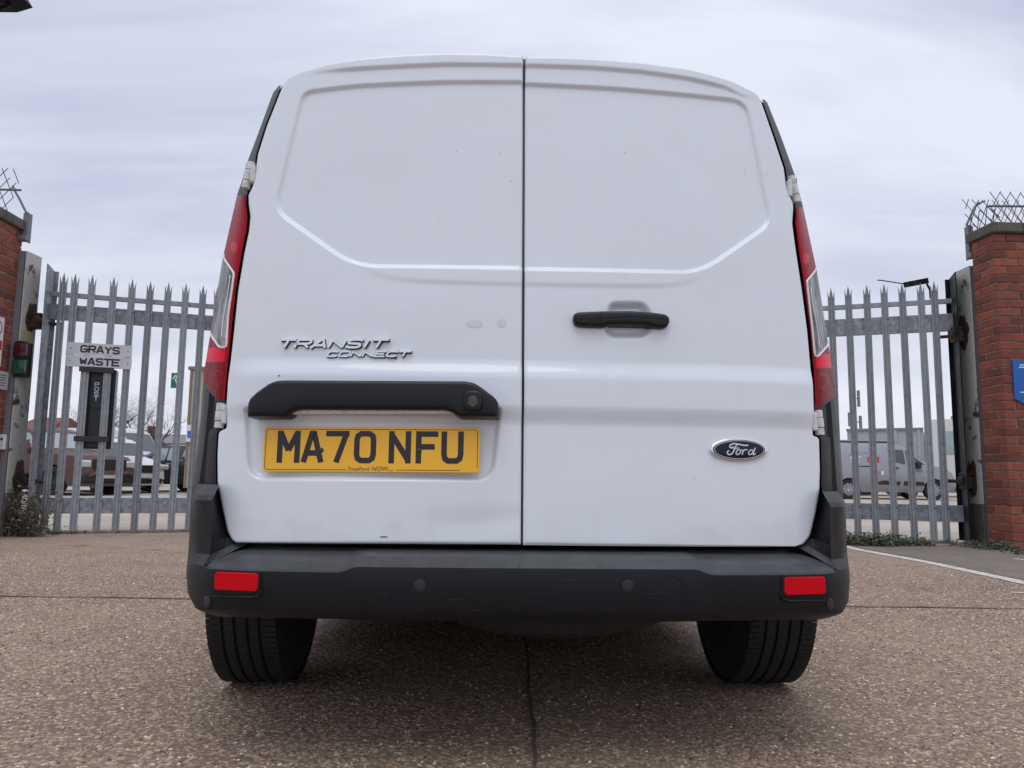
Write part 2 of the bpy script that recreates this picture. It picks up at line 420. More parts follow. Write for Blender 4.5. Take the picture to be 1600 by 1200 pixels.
M['grey_strip'] = mk_plastic('weathered_strip', (.075, .077, .073), .5, .6)
M['dark'] = new_mat('dark_void', (.006, .006, .007), .8)
M['under'] = mk_plastic('underbody', (.005, .005, .005), .7, .85)
def mk_rubber():
    m = new_mat('tyre_rubber', (.015, .015, .016), .75); t = NT(m); v = t.coord()
    c = t.ramp(t.noise(v, 14, 6, .65), [(.3, (.006, .006, .0065)), (.8, (.020, .019, .018))])
    return t.out(c, None, t.bump(t.noise(v, 160, 3), .2, .001))
M['rubber'] = mk_rubber()
M['rim'] = new_mat('steel_rim', (.02, .02, .02), .6, .3)
M['chrome'] = new_mat('chrome', (.78, .78, .79), .10, 1.0)
M['badge_blue'] = new_mat('badge_blue', (.003, .006, .022), .3, 0, Specular_IOR_Level=.2, Coat_Weight=.35, Coat_Roughness=.03)
M['silver_print'] = new_mat('silver_print', (.62, .63, .65), .25, .8)
def mk_red():
    m = new_mat('red_lens', (.36, .012, .018), .2, 0, Specular_IOR_Level=.06, Coat_Weight=.10, Coat_IOR=1.25, Coat_Roughness=.02); t = NT(m)
    v = t.coord(scale=(1, 1, 1)); h = t.voro(v, 210, 'F1', rnd=0.0)
    c = t.mix(t.ramp(t.noise(t.coord(), 22, 2), [(.45, 0), (.62, 1)]), t.ramp(h, [(.1, (.48, .007, .020)), (.75, (.26, .004, .013))]), (.30, .010, .024))
    return t.out(c, None, t.bump(h, .35, .003))
M['red'] = mk_red()
def mk_red2():
    m = new_mat('dark_red_lens', (.2, .01, .012), .2, 0, Specular_IOR_Level=.06, Coat_Weight=.1, Coat_IOR=1.25, Coat_Roughness=.02); t = NT(m)
    v = t.coord(); h = t.voro(v, 150, 'F1', rnd=0.0); g = t.noise(v, 14, 2)
    c = t.mix(t.ramp(g, [(.4, 0), (.6, 1)]), t.ramp(h, [(.1, (.36, .008, .014)), (.7, (.13, .004, .008))]), (.20, .006, .011))
    return t.out(c, None, t.bump(h, .4, .004))
M['red_deep'] = mk_red2()
M['red_bright'] = new_mat('bright_red_lens', (.80, .004, .04), .2, 0, Specular_IOR_Level=.06, Coat_Weight=.1, Coat_IOR=1.25)
M['reflector'] = new_mat('red_reflector', (.62, .0015, .010), .3, 0, Specular_IOR_Level=.15)
M['red_spot'] = new_mat('red_spot', (.52, .009, .026), .25, 0, Specular_IOR_Level=.2)
def mk_clear():
    m = new_mat('clear_lens', (.35, .36, .36), .2, .2, Specular_IOR_Level=.2, Coat_Weight=.2, Coat_Roughness=.05); t = NT(m)
    v = t.coord(scale=(1, 1, 1)); h = t.voro(v, 170, 'F1', rnd=0.15); g = t.noise(t.coord(scale=(6, 6, 1.6)), 5, 3)
    c = t.mix(t.ramp(g, [(.4, 0), (.62, 1)]), t.ramp(h, [(.1, (.70, .71, .70)), (.7, (.17, .175, .175))]), (.085, .088, .09))
    return t.out(c, None, t.bump(h, .6, .004))
M['clear'] = mk_clear()
M['lens_edge'] = new_mat('pale_lens_edge', (.78, .74, .72), .2, 0, Coat_Weight=1.0)
M['plate_yellow'] = new_mat('plate_yellow', (.70, .335, .012), .3, 0, Coat_Weight=.4, Coat_Roughness=.1)
t_ = NT(M['plate_yellow']); t_.out(t_.mix(t_.ramp(t_.noise(t_.coord(), 6, 5), [(.4, 0), (.8, .35)]), (.95, .50, .004), (.78, .41, .012)))
M['print_black'] = new_mat('print_black', (.018, .019, .022), .4)
M['print_white'] = new_mat('print_white', (.75, .76, .78), .5)
M['screw'] = new_mat('plate_screw_cap', (.055, .05, .045), .3)
M['hinge_white'] = new_mat('hinge_paint', (.60, .61, .60), .35)
t_ = NT(M['hinge_white']); t_.out(t_.mix(t_.ramp(t_.noise(t_.coord(), 60, 5), [(.5, 0), (.75, .8)]), (.66, .67, .66), (.30, .30, .28)))

# ------------------------------------------------------------------ the van
van = thing('delivery_van', 'white panel van seen square from behind with twin rear doors and black bumper', 'van', VO, PSI)
LATCH_L = [(817.4, 88), (814.0, 851.5)]           # meeting edges of the two doors
LATCH_R = [(820.9, 88.5), (817.4, 852)]
SIL_L = [(437.5, 132), (427, 144), (399, 220), (386, 254), (377, 286), (371, 302), (348, 403), (330, 513), (319, 580), (315, 640), (306, 720), (300, 762), (291, 800), (289, 870), (290, 920), (297, 945)]
SIL_R = [(1190.5, 153), (1198, 158), (1221, 215), (1242.5, 275), (1250, 305), (1255, 324), (1276, 422), (1293, 530), (1303, 590), (1309, 640), (1315, 720), (1318, 768), (1323, 800), (1326, 880), (1325, 930), (1319, 950)]
OUT_L = [(368, 848.5), (360, 842), (354.5, 831), (345.5, 790), (339, 757), (338.6, 714), (340.6, 677), (343, 673), (353, 670), (353.5, 631), (355.5, 597), (363, 530), (371, 453), (381, 393), (388, 360), (390.2, 337), (387.5, 318), (387, 304), (394, 290), (399, 262), (402, 240), (416, 196), (441, 133), (449, 121.5)]
OUT_R = [(1243, 854.6), (1258, 849.5), (1267, 837), (1275, 805), (1281.5, 768), (1282.5, 735), (1281, 686), (1279, 683.5), (1271, 681), (1270.6, 641), (1269, 590), (1262.5, 517), (1254, 451), (1245, 392), (1239.2, 348), (1241, 322), (1240, 315), (1233, 300), (1229, 284), (1226, 262), (1210, 214), (1188.5, 153), (1180, 144.5)]
TOP_L = [(449, 121.5), (475, 109), (512, 100), (575, 91), (640, 86), (700, 83.5), (760, 84.5), (817.4, 88)]
TOP_R = [(1180, 144.5), (1169, 139), (1139, 126), (1075, 109), (1000, 98), (925, 91.5), (870, 89), (820.9, 88.5)]
BOT_L = [(368, 848.5), (500, 849.6), (660, 850.6), (814.0, 851.5)]
BOT_R = [(1243, 854.6), (1100, 854.2), (960, 853.4), (817.4, 852)]
ip = lambda poly, y: float(np.interp(y, [p[1] for p in sorted(poly, key=lambda q: q[1])], [p[0] for p in sorted(poly, key=lambda q: q[1])]))

# relief of the door skins, laid out in van coordinates (x, z)
def xz(poly, n=None):
    q = poly if n is None else resample(poly, n); return np.array([on_door(a, b)[[0, 2]] for a, b in q])
WIN_L = xz(rounded([(862, 418.8), (552, 414.6), (429, 327.5), (473.5, 143.5), (560, 133.2), (700, 127.5), (862, 127.8)], [1, 40, 24, 16, 20, 30, 1], 8))
WIN_R = xz(rounded([(778, 419), (1094, 425), (1204, 349), (1166, 158), (1080, 148), (960, 137), (778, 128.6)], [1, 34, 20, 24, 30, 40, 1], 8))
PLATE_POCKET = xz(rounded([(384, 640), (389, 746), (769, 748), (781, 640)], [4, 26, 26, 4], 6))
CUP = xz(rounded([(944, 502), (952, 471), (1006, 471), (1020, 488), (1020, 518), (1006, 529), (956, 529), (944, 518)], 12, 5))
z_up0, z_up1 = on_door(819, 564)[2], on_door(819, 590)[2]
z_dn0, z_dn1 = on_door(819, 634)[2], on_door(819, 664)[2]
z_sh0, z_sh1 = on_door(819, 438)[2], on_door(819, 452)[2]
z_lip = xz([(475, 119), (505, 113), (560, 109), (700, 102.5), (817, 103.5), (925, 107), (1000, 113), (1075, 124), (1130, 137), (1160, 150)])
FOLD_L = xz([(812, 449), (600, 446), (540, 441), (500, 425), (460, 395), (430, 372)])
def relief(x, z, side):
    P = np.stack([x, z], 1); r = np.zeros(len(x))
    d, ins = seg_dist(P, WIN_L if side < 0 else WIN_R); sd = np.where(ins, -d, d)
    r -= .0085 * smooth01((.0058 - sd) / .0116)
    # raised waist band with a sloping top and an undercut bottom
    fade = smooth01((.80 - np.abs(x - .02)) / .16)
    up = smooth01((z_up0 + .006 - z) / (z_up0 - z_up1 + .012)); dn = smooth01((z - z_dn1 + .003) / (z_dn0 - z_dn1 + .006))
    r += .011 * up * dn * fade + .0015 * up * fade
    # soft fold under the window panel
    q = np.abs(x - .02); zf = (z_sh0 + z_sh1) / 2 + .31 * ((q - .38) + np.sqrt((q - .38) ** 2 + .0035))
    r -= .0030 * smooth01((zf + .009 - z) / .018) * smooth01((.50 - q) / .22)
    # rain lip along the top edge
    zl = np.interp(x, z_lip[:, 0], z_lip[:, 1]); lf = smooth01((.62 - np.abs(x - .02)) / .16)
    r += .008 * smooth01((z - zl + .006) / .012) * lf
    if side < 0:
        d, ins = seg_dist(P, PLATE_POCKET); sd = np.where(ins, -d, d); r -= .013 * smooth01((.008 - sd) / .016)
        # the parking dent low on the door
        r -= .0035 * np.exp(-(((x + .10) / .11) ** 2 + ((z - .54) / .035) ** 2)) - .0018 * np.exp(-(((x + .02) / .07) ** 2 + ((z - .525) / .03) ** 2))
    else:
        d, ins = seg_dist(P, CUP); sd = np.where(ins, -d, d); r -= .016 * smooth01((.004 - sd) / .022)
    # gentle oil-canning of thin sheet
    r += .0011 * np.sin(3.1 * x + 1.3 * side + 2.2 * z) * np.sin(4.3 * z - 1.1 * x + .5) + .0005 * np.sin(9 * x + 2 * side) * np.sin(7.3 * z + 1)
    return r
def door_y(x, z, side): return S(x, z) - relief(np.atleast_1d(np.asarray(x, float)), np.atleast_1d(np.asarray(z, float)), side)

def make_door(side):
    out, top, bot, lat = (OUT_L, TOP_L, BOT_L, LATCH_L) if side < 0 else (OUT_R, TOP_R, BOT_R, LATCH_R)
    nu, nv = 250, 440
    O = resample(np.array([on_door(*p)[[0, 2]] for p in resample(out, 160)]), nv + 1)
    T = resample(np.array([on_door(*p)[[0, 2]] for p in resample(top, 60)]), nu + 1)[::-1]     # latch -> outer
    B = resample(np.array([on_door(*p)[[0, 2]] for p in resample(bot, 60)]), nu + 1)[::-1]
    I = np.stack([np.linspace(B[0, 0], T[0, 0], nv + 1), np.linspace(B[0, 1], T[0, 1], nv + 1)], 1)
    u = np.linspace(0, 1, nu + 1)[None, :, None]; v = np.linspace(0, 1, nv + 1)[:, None, None]
    G = (1 - u) * I[:, None] + u * O[:, None] + (1 - v) * B[None] + v * T[None] - ((1 - u) * (1 - v) * B[0] + u * (1 - v) * B[-1] + (1 - u) * v * T[0] + u * v * T[-1])
    x, z = G[..., 0].ravel(), G[..., 1].ravel(); y = S(x, z) - relief(x, z, side)
    # roll the rim of the skin backwards
    edge = np.minimum(np.minimum(u * nu, (1 - u) * nu) + 0 * v, np.minimum(v * nv, (1 - v) * nv) + 0 * u)[..., 0].ravel()
    y += np.interp(edge, [0, 1, 2, 3], [.006, .0022, .0005, 0])
    V = np.stack([x, y, z], 1); n0 = len(V); W = nu + 1
    i, j = np.meshgrid(np.arange(nv), np.arange(nu), indexing='ij'); a = (i * W + j).ravel()
    F = np.stack([a, a + 1, a + W + 1, a + W], 1) if side > 0 else np.stack([a, a + W, a + W + 1, a + 1], 1)
    ring = list(range(0, W)) + [k * W + nu for k in range(1, nv + 1)] + [nv * W + k for k in range(nu - 1, -1, -1)] + [k * W for k in range(nv - 1, 0, -1)]
    back = V[ring] + np.array([0, .028, 0]); V = np.vstack([V, back]); m = len(ring)
    rim = [(ring[k], ring[(k + 1) % m], n0 + (k + 1) % m, n0 + k) for k in range(m)]
    me = bpy.data.meshes.new('rear_door'); nf = len(F) + len(rim)
    me.from_pydata(V.tolist(), [], F.tolist() + [tuple(map(int, q)) for q in rim]); me.update()
    me.polygons.foreach_set('use_smooth', [True] * nf)
    return link('rear_door', me, M['paint'], van)
door_l = make_door(-1); door_l['label'] = 'rear door with the number plate and model lettering'
door_r = make_door(1); door_r['label'] = 'rear door with the black pull handle and oval badge'

# dark inner frame behind the doors
mb = MB(); rows = np.linspace(88, 852, 40); g = []
for y in rows:
    a = ip(SIL_L, max(y, 134)) + 10; b = ip(SIL_R, max(y, 156)) - 10
    if y < 150: a = max(a, 452 + (135 - y) * 2.0); b = min(b, 1178 - (150 - y) * 2.0)
    for k in range(17): g.append(on_door(a + (b - a) * k / 16, max(y, 96 + 40 * (abs(k - 8) / 8) ** 3), .045))
mb.add(g, [(i * 17 + k, i * 17 + k + 1, i * 17 + k + 18, i * 17 + k + 17) for i in range(39) for k in range(16)])
mb.obj('door_frame', M['dark'], van)

# outer shell: the rear rim of sides and roof carried forward to the bonnet
def grow(z): return float(np.interp(z, [.3, .9, 1.4, 1.75], [.10, .11, .10, .085]))
ring = []
for p in resample(SIL_L, 70)[::-1]: ring.append((-1, on_door(p[0] + (9 if p[1] > 765 else 0), p[1], .075)))
for p in resample(TOP_L, 24): ring.append((0, on_door(p[0], p[1] + 1.5, .032)))
for p in resample(TOP_R, 24)[::-1][1:]: ring.append((0, on_door(p[0], p[1] + 1.5, .032)))
for p in resample(SIL_R, 70): ring.append((1, on_door(p[0] - (9 if p[1] > 765 else 0), p[1], .075)))
ring = [(s, p + np.array([-s * .005, .008, 0])) for s, p in ring]
stations = np.r_[0, .03, .08, .14, np.arange(.2, 4.21, .07)]
WY = [.86, 3.52]
def shell_pt(s, p, d):
    g_ = 1 - exp(-d / .4); x = p[0] + s * grow(p[2]) * g_; z = p[2]; y = p[1] + d
    if s == 0: x = p[0] * (1 + .11 * g_); z = p[2] + .03 * (1 - exp(-d / .6))
    t = max(0, (d - 2.35)); ztop = np.interp(d, [0, 2.3, 2.6, 3.25, 3.35, 4.0, 4.2], [9, 1.86, 1.80, 1.22, 1.15, .98, .72])
    if z > ztop - .06: z = ztop - .06 + .06 * (1 - exp(-(z - ztop + .06) / .3))
    x *= np.interp(d, [0, 3.4, 3.9, 4.2], [1, 1, .93, .80])
    for wy in WY:
        q = .375 ** 2 - (y - wy) ** 2
        if q > 0: z = max(z, .325 + sqrt(q))
    return (x, y, z)
nr = len(ring); V = [shell_pt(s, p, d) for d in stations for s, p in ring]
F = [(i * nr + k, i * nr + k + 1, (i + 1) * nr + k + 1, (i + 1) * nr + k) for i in range(len(stations) - 1) for k in range(nr - 1)]
F.append(tuple((len(stations) - 1) * nr + k for k in range(nr)))
glass_m = new_mat('car_glass', (.02, .024, .026), .06, 0, Coat_Weight=1.0); M['glass'] = glass_m
body = obj('body', V, F, M['paint'], van, True, 40)
body.data.materials.append(glass_m); body.data.materials.append(M['bumper'])
for poly in body.data.polygons:
    c = poly.center
    if 1.12 < c.z < 1.60 and 2.35 < c.y < 3.0 and abs(c.x) > .7: poly.material_index = 1
    elif c.y > 2.75 and c.z > 1.2 and abs(c.x) < .78: poly.material_index = 1
    elif c.z < .52 and c.y > .3: poly.material_index = 2

# wrap-round pieces of the rear corners: strip, lamp, trim
def corner_grid(side, inner, outer, y0, y1, ny, off0, off1, nu=10, pw=1.5, nwrap=5, wrap=.16, bulge=0.0, ufrom=0.0, uto=1.0, lift=0.0):
    V = []; ys = np.linspace(y0, y1, ny)
    for y in ys:
        a, b = ip(inner, y), ip(outer, y)
        for k in range(nu + 1):
            u = ufrom + (uto - ufrom) * k / nu; V.append(on_door(a + (b - a) * u, y, off0 + (off1 - off0) * u ** pw - bulge * sin(pi * min(u, 1)) - lift))
        if uto >= 1:
            p = V[-1]
            for k in range(1, nwrap + 1):
                d = wrap * k / nwrap; V.append(p + np.array([side * grow(p[2]) * (1 - exp(-d / .4)), d, 0]))
    n = nu + 1 + (nwrap if uto >= 1 else 0)
    F = [(i * n + k, i * n + k + 1, (i + 1) * n + k + 1, (i + 1) * n + k) for i in range(ny - 1) for k in range(n - 1)]
    return V, (F if side > 0 else [q[::-1] for q in F])
LAMP_IN_L = [(384, 305), (385.3, 318), (387.5, 337), (386, 360), (379, 393), (369, 453), (361, 530), (354, 597), (351.5, 628)]
LAMP_IN_R = [(1243.4, 320.5), (1241.8, 348), (1247.5, 392), (1256.5, 451), (1265, 517), (1271.5, 590), (1273, 641)]
for side in (-1, 1):
    inn, sil = (OUT_L, SIL_L) if side < 0 else (OUT_R, SIL_R)
    yt, yl0, yl1 = (133.5, 300, 629) if side < 0 else (155.5, 319, 640)
    SILT = [q for q in sil if q[1] < 770] + [([q for q in sil if q[1] < 770][-1][0] - side * 1.5, 800)]
    sil_f = lambda q, k: [(x + k * side, y) for x, y in q]
    v, f = corner_grid(side, sil_f(inn[:-1], 1.5), sil, yt, yl0 + 14, 40, .022, .066, 6)
    o = obj('pillar_strip', v, f, M['grey_strip'], van, True, 60)
    v, f = corner_grid(side, sil_f(inn[:-1], 1.5), SILT, yl1 - 40, 790, 60, .034, .070, 8)
    obj('corner_trim', v, f, M['trim'], van, True, 60)
    # lamp bowl (dark edge) and the lens sections
    LI = LAMP_IN_L if side < 0 else LAMP_IN_R
    lamp = bpy.data.objects.new('tail_light', None); COL.objects.link(lamp); lamp.parent = van
    L_out = sil
    if side < 0:
        clearp = [(346, 398), (365.8, 427), (364.2, 440), (356.7, 493), (353.7, 543), (343, 543), (328, 522)]
        upper = [(369, 309), (384, 307)]; b0, b1, low = 543, 566, [(317, 600), (341, 628)]
    else:
        clearp = [(1278, 418), (1260.8, 439), (1261.8, 452), (1268.8, 512), (1273, 556), (1278, 557), (1296, 537)]
        upper = [(1254, 324), (1244, 319)]; b0, b1, low = 553, 574, [(1304, 622), (1276, 641)]
    ny, nu, nw = 190, 30, 6
    y0, y1 = yl0 + 5, yl1
    V, F = corner_grid(side, [(x + 1.0 * side, y) for x, y in LI], L_out, y0, y1, ny, .012, .056, nu, 1.6, nw, .17, .004)
    n = nu + 1 + nw; ys = np.linspace(y0, y1, ny)
    sets = {'spot': [], 'ring': [], 'red': [], 'clear': [], 'red_bright': [], 'red_deep': [], 'trim': []}
    cp = np.array(clearp, float)
    for q, fc in enumerate(F):
        i, k = divmod(q, n - 1); y = (ys[i] + ys[min(i + 1, ny - 1)]) / 2; u = (k + .5) / nu
        a, b = ip(LI, y), ip(L_out, y); x = a + (b - a) * min(u, 1.0)
        ylow = np.interp(x if side < 0 else -x, *zip(*sorted([(px if side < 0 else -px, py) for px, py in low]))) if True else 0
        if u > 1: x = x + side * -.5
        if y > ylow: continue
        key = 'red'
        if seg_dist([(x, y)], cp)[1][0]: key = 'clear'
        elif b0 < y < b1 and u > .16: key = 'red_bright'
        elif y >= b1 and u > .10: key = 'red_deep'
        elif u < .16: key = 'red'
        ca, cb = ((366, 386), (341, 590)) if side < 0 else ((1259, 404), (1285, 596))
        if key == 'red' and ((x - ca[0]) / 5.5) ** 2 + ((y - ca[1]) / 9) ** 2 < 1: key = 'spot'
        q_ = ((x - cb[0]) / 9) ** 2 + ((y - cb[1]) / 13) ** 2
        if key == 'red_deep' and (.55 < q_ < 1): key = 'ring'
        if y > ylow - 3 or (u < .015): key = 'trim'
        sets[key].append(fc)
    for key, nm, lab in (('red', 'red_lens', None), ('clear', 'clear_lens', 'clear lens section'), ('red_bright', 'red_lens', 'bright red lens band'), ('red_deep', 'red_lens', 'dark red lower lens'), ('trim', 'lamp_rim', None), ('spot', 'bulb_spot', None), ('ring', 'reflector_ring', None)):
        fs = sets[key]
        if not fs: continue
        used = sorted({i for q in fs for i in q}); mp = {a: b for b, a in enumerate(used)}
        o = obj(nm, [V[i] for i in used], [tuple(mp[i] for i in q) for q in fs], M[{'spot': 'red_spot', 'ring': 'red'}.get(key, key)], lamp, True, 50)
        if lab: o['label'] = lab
    # pale bead round the clear section, and ridges inside it
    mbb = MB()
    def lp(px, py, lift=.003):
        a, b = ip(LI, py), ip(L_out, py); u = np.clip((px - a) / (b - a), 0, .95); px = a + (b - a) * u; return on_door(px, py, .012 + .044 * u ** 1.6 - .004 * sin(pi * u) - lift)
    mbb.tube([lp(*p) for p in resample(clearp, 40)], .0030, 6)
    mbb.obj('lens_bead', M['lens_edge'], lamp, True)
    mbb = MB()
    xm = lambda y: (ip(L_out, y) * .45 + ip(LI, y) * .55)
    ya, yb = (430, 530) if side < 0 else (448, 545)
    mbb.tube([lp(xm(y) - side * 1.0 * sin((y - ya) / 16), y, .001) for y in np.linspace(ya, yb, 16)], .0016, 5)
    mbb.obj('bulb_holder', M['lens_edge'], lamp, True)
    # hinges with three barrels and a leaf
    for (hx, hy, k) in ([(388.5, 275, 0), (344, 650, 1)] if side < 0 else [(1240.5, 297, 0), (1279.5, 661, 1)]):
        hg = MB(); L = 21 if k == 0 else 20
        lean = .23 * side if k == 0 else .10 * side
        for j, (s0, s1, rr) in enumerate(((-L, -L * .42, 7.2), (-L * .40, L * .38, 7.7), (L * .40, L * .95, 7.2))):
            pa = on_door(hx + lean * s0, hy + s0, .016); pb = on_door(hx + lean * s1, hy + s1, .016)
            rad = rr / 1200 * 1.86
            hg.tube([pa, pa + (pb - pa) * .06, pa + (pb - pa) * .94, pb], [rad * .8, rad, rad, rad * .8], 14)
        hg.obj('hinge', M['hinge_white'], van, True, 40)
        hl = MB(); pc = on_door(hx - side * 7.5, hy - 2, .004)
        hl.box(pc, (.012, .02, L * 1.45 / 1200 * 1.86), None, .003)
        o = hl.obj('hinge_leaf', M['hinge_white'], van, recalc=True)
        dk = MB(); pc = on_door(hx - side * 4, hy + 1, .03); dk.box(pc, (.026, .02, L * 2.1 / 1200 * 1.86), None, .003)
        dk.obj('hinge_pocket', M['dark'], van, recalc=True)

# ------------------------------------------------------------------ bumper
M['sensor'] = new_mat('sensor_face', (.018, .020, .024), .5); M['scratch'] = new_mat('plastic_scratch', (.022, .0225, .024), .7)
half = spline([(0, 0), (.20, .001), (.36, .004), (.54, .016), (.66, .036), (.735, .08), (.79, .15), (.832, .27), (.862, .42), (.892, .60)], 10)
plan = np.vstack([half[::-1] * np.array([-1, 1]), half[1:]]); plan = resample(plan, 261)
tang = np.gradient(plan, axis=0); tang /= np.linalg.norm(tang, axis=1)[:, None]; nrm = np.stack([-tang[:, 1], tang[:, 0]], 1)   # points into the van
XC = .730
def bump_rows(x):
    q = abs(x); c = smooth01((.415 - q) / .045)            # 1 on the raised middle
    zt = .4395 + .013 * c; pr = -.007 * c
    low = smooth01((q - .60) / .2); lip = smooth01((.735 - q) / .03); lo2 = smooth01((q - .735) / .07)
    return [(.112 + pr + .03 * low, .322 - .008 * low), (.030 + pr + .022 * low + .035 * lo2, .335 - .012 * low), (.010 + pr + .008 * low + .022 * lo2, .350 - .016 * low + .004 * lo2), (.003 + pr + .002 * low + .012 * lo2, .357 - .016 * low + .012 * lo2), (pr + .004 * lo2, .366 - .012 * low + .022 * lo2), (pr * .9, .41), (pr * .7, zt - .008), (.001 + pr * .5, zt - .0005), (.0012 + .005 * lip, zt + .004)]
mb = MB(); cols = []
ctr = [i for i in range(len(plan)) if abs(plan[i, 0]) <= XC + .004]; allc = range(len(plan))
def bp(i, ins, z): return (plan[i, 0] + nrm[i, 0] * ins, plan[i, 1] + nrm[i, 1] * ins, z)
V = []; nrow = 9
for i in allc:
    for ins_, z in bump_rows(plan[i, 0]): V.append(bp(i, ins_, z))
F = [(i * nrow + k, (i + 1) * nrow + k, (i + 1) * nrow + k + 1, i * nrow + k + 1) for i in range(len(plan) - 1) for k in range(nrow - 1)]
mb.add(V, F)
V = []                                                     # top ledge with its two steps
LR = [(.0062, .005), (.034, .0205), (.0365, .0198), (.060, .0135), (.064, .0135), (.135, .022)]
for i in ctr:
    zt = bump_rows(plan[i, 0])[-1][1]
    for ins_, dz in LR: V.append(bp(i, ins_, (zt + dz - .005) if ins_ < .037 else (zt + .0185) * (.135 - ins_) / .099 + .481 * (ins_ - .036) / .099))
nn = len(LR); LEDGE = [V[k:k + nn] for k in range(0, len(V), nn)]; mb.add(V, [(i * nn + k, (i + 1) * nn + k, (i + 1) * nn + k + 1, i * nn + k + 1) for i in range(len(ctr) - 1) for k in range(nn - 1)])
for side in (-1, 1):                                       # upright horns beside the doors
    hc = [i for i in allc if plan[i, 0] * side >= XC - .004]
    if side < 0: hc = hc[::-1]
    HR = [(.0012, None), (.020, .466), (.021, .50), (.020, .55), (.016, .588), (.024, .600), (.055, .624)]
    V = []
    for i in hc:
        zt = bump_rows(plan[i, 0])[-1][1]
        sq = smooth01((.82 - abs(plan[i, 0])) / .09)
        for ins_, z in HR:
            if z is None: V.append(np.array(bp(i, .0012 + .005 * smooth01((.735 - abs(plan[i, 0])) / .03), zt)))
            else: V.append(np.array(bp(i, .001 + .55 * min(ins_, .022) * sq, z)) + np.array([0, max(0, ins_ - .020) + .45 * min(ins_, .02) * sq, 0]))
    m = len(HR); f = [(a * m + k, (a + 1) * m + k, (a + 1) * m + k + 1, a * m + k + 1) for a in range(len(hc) - 1) for k in range(m - 1)]
    mb.add(V, f if side > 0 else [q[::-1] for q in f])
    edge = [np.array(V[k]) for k in range(m)]              # crease column; the face that runs back to the door
    door_e = OUT_L if side < 0 else OUT_R
    tgt = [on_door(ip(door_e, yy) - side * dx, yy, of) for yy, dx, of in ((847, 26, .03), (845, 14, .03), (838, 8, .03), (802, 3, .03), (777, 1, .03), (768, 0, .03), (760, -2, .035))]
    V2 = []
    for a, b in zip(edge, tgt):
        for k in range(7):
            u = k / 6; V2.append(a * (1 - u) + np.array(b) * u + np.array([0, -.004 * sin(pi * u), 0]))
    lc = LEDGE[-1] if side > 0 else LEDGE[0]                # close the corner between ledge and horn
    lc = resample(np.array(lc), 7); q0 = V2[:7]; mb.add(list(lc) + list(q0), [(k, k + 1, k + 8, k + 7) for k in range(6)])
    mb.add(V2, [(a * 7 + k, a * 7 + k + 1, (a + 1) * 7 + k + 1, (a + 1) * 7 + k) for a in range(6) for k in range(6)])
bumper = mb.obj('bumper', M['bumper'], van, True, 20, merge=.0006, recalc=True)
def bframe(px, py):
    """frame on the bumper face where the sight line meets it"""
    d = ray(px, py); dv = np.array([d @ EX, d @ EY, d[2]]); best = None
    for t in np.linspace(1.5, 2.1, 1200):
        p = CV + dv * t; yy = np.interp(p[0], plan[:, 0], plan[:, 1]) - .007 * smooth01((.415 - abs(p[0])) / .045)
        if p[1] >= yy: best = p; break
    i = int(np.argmin(np.abs(plan[:, 0] - best[0]))); ex = np.array([tang[i, 0], tang[i, 1], 0]); n = np.array([-nrm[i, 0], -nrm[i, 1], 0])
    return best, ex, np.array([0, 0, 1.0]), n
for (px, py) in ((370, 908.5), (1257, 915)):
    o_, ex, ez, n = bframe(px, py)
    r = MB(); r.prism(rrect(.112, .047, .011), o_, ex, ez, n, -.004, .0012); r.obj('reflector_recess', M['dark'], bumper, recalc=True)
    r = MB(); r.prism(rrect(.104, .039, .009), o_, ex, ez, n, -.002, .0045, .002); r.obj('reflector', M['reflector'], bumper, recalc=True)
    r = MB(); sgn = 1 if px < 800 else -1
    r.tube([o_ + ex * a * sgn + ez * b + n * .001 for a, b in ((-.07, -.034), (.04, -.0325), (.056, -.028), (.061, -.015))], [.001, .0032, .0032, .001], 6); r.obj('reflector_lip', M['bumper'], bumper, True)
for (px, py) in ((656, 914), (981, 914.5), (323, 940), (1298, 943)):
    o_, ex, ez, n = bframe(px, py)
    r = MB(); r.lathe([(.0160, .0), (.0160, .0007), (.0138, .0009), (.0130, .0004)], o_ , n, 28); r.obj('sensor_ring', M['dark'], bumper, True, 30)
    r = MB(); r.lathe([(.0001, .0012), (.0085, .0012), (.0112, .0009), (.0125, .0004)], o_, n, 28); r.obj('parking_sensor', M['sensor'], bumper, True, 30)
o_, ex, ez, n = bframe(1051, 918)
r = MB(); r.lathe([(.0262, .0), (.0262, .0005), (.0245, .0005), (.0245, .0)], o_, n, 48); r.obj('towing_eye_cover', M['dark'], bumper, True, 30)

for q in ([(812, 884), (808, 895), (804, 910)], [(700, 938), (716, 936), (722, 935)], [(742, 908), (752, 909)], [(1010, 930), (1025, 927), (1040, 926)], [(868, 905), (884, 908), (900, 907)], [(930, 884), (940, 886)], [(600, 925), (604, 934)], [(1105, 925), (1112, 946)], [(735, 955), (750, 953)]):
    P = [bframe(*p) for p in q]; r = MB(); r.tube([p[0] + p[3] * .0002 for p in P], .00055, 4); r.obj('scratch', M['scratch'], bumper)
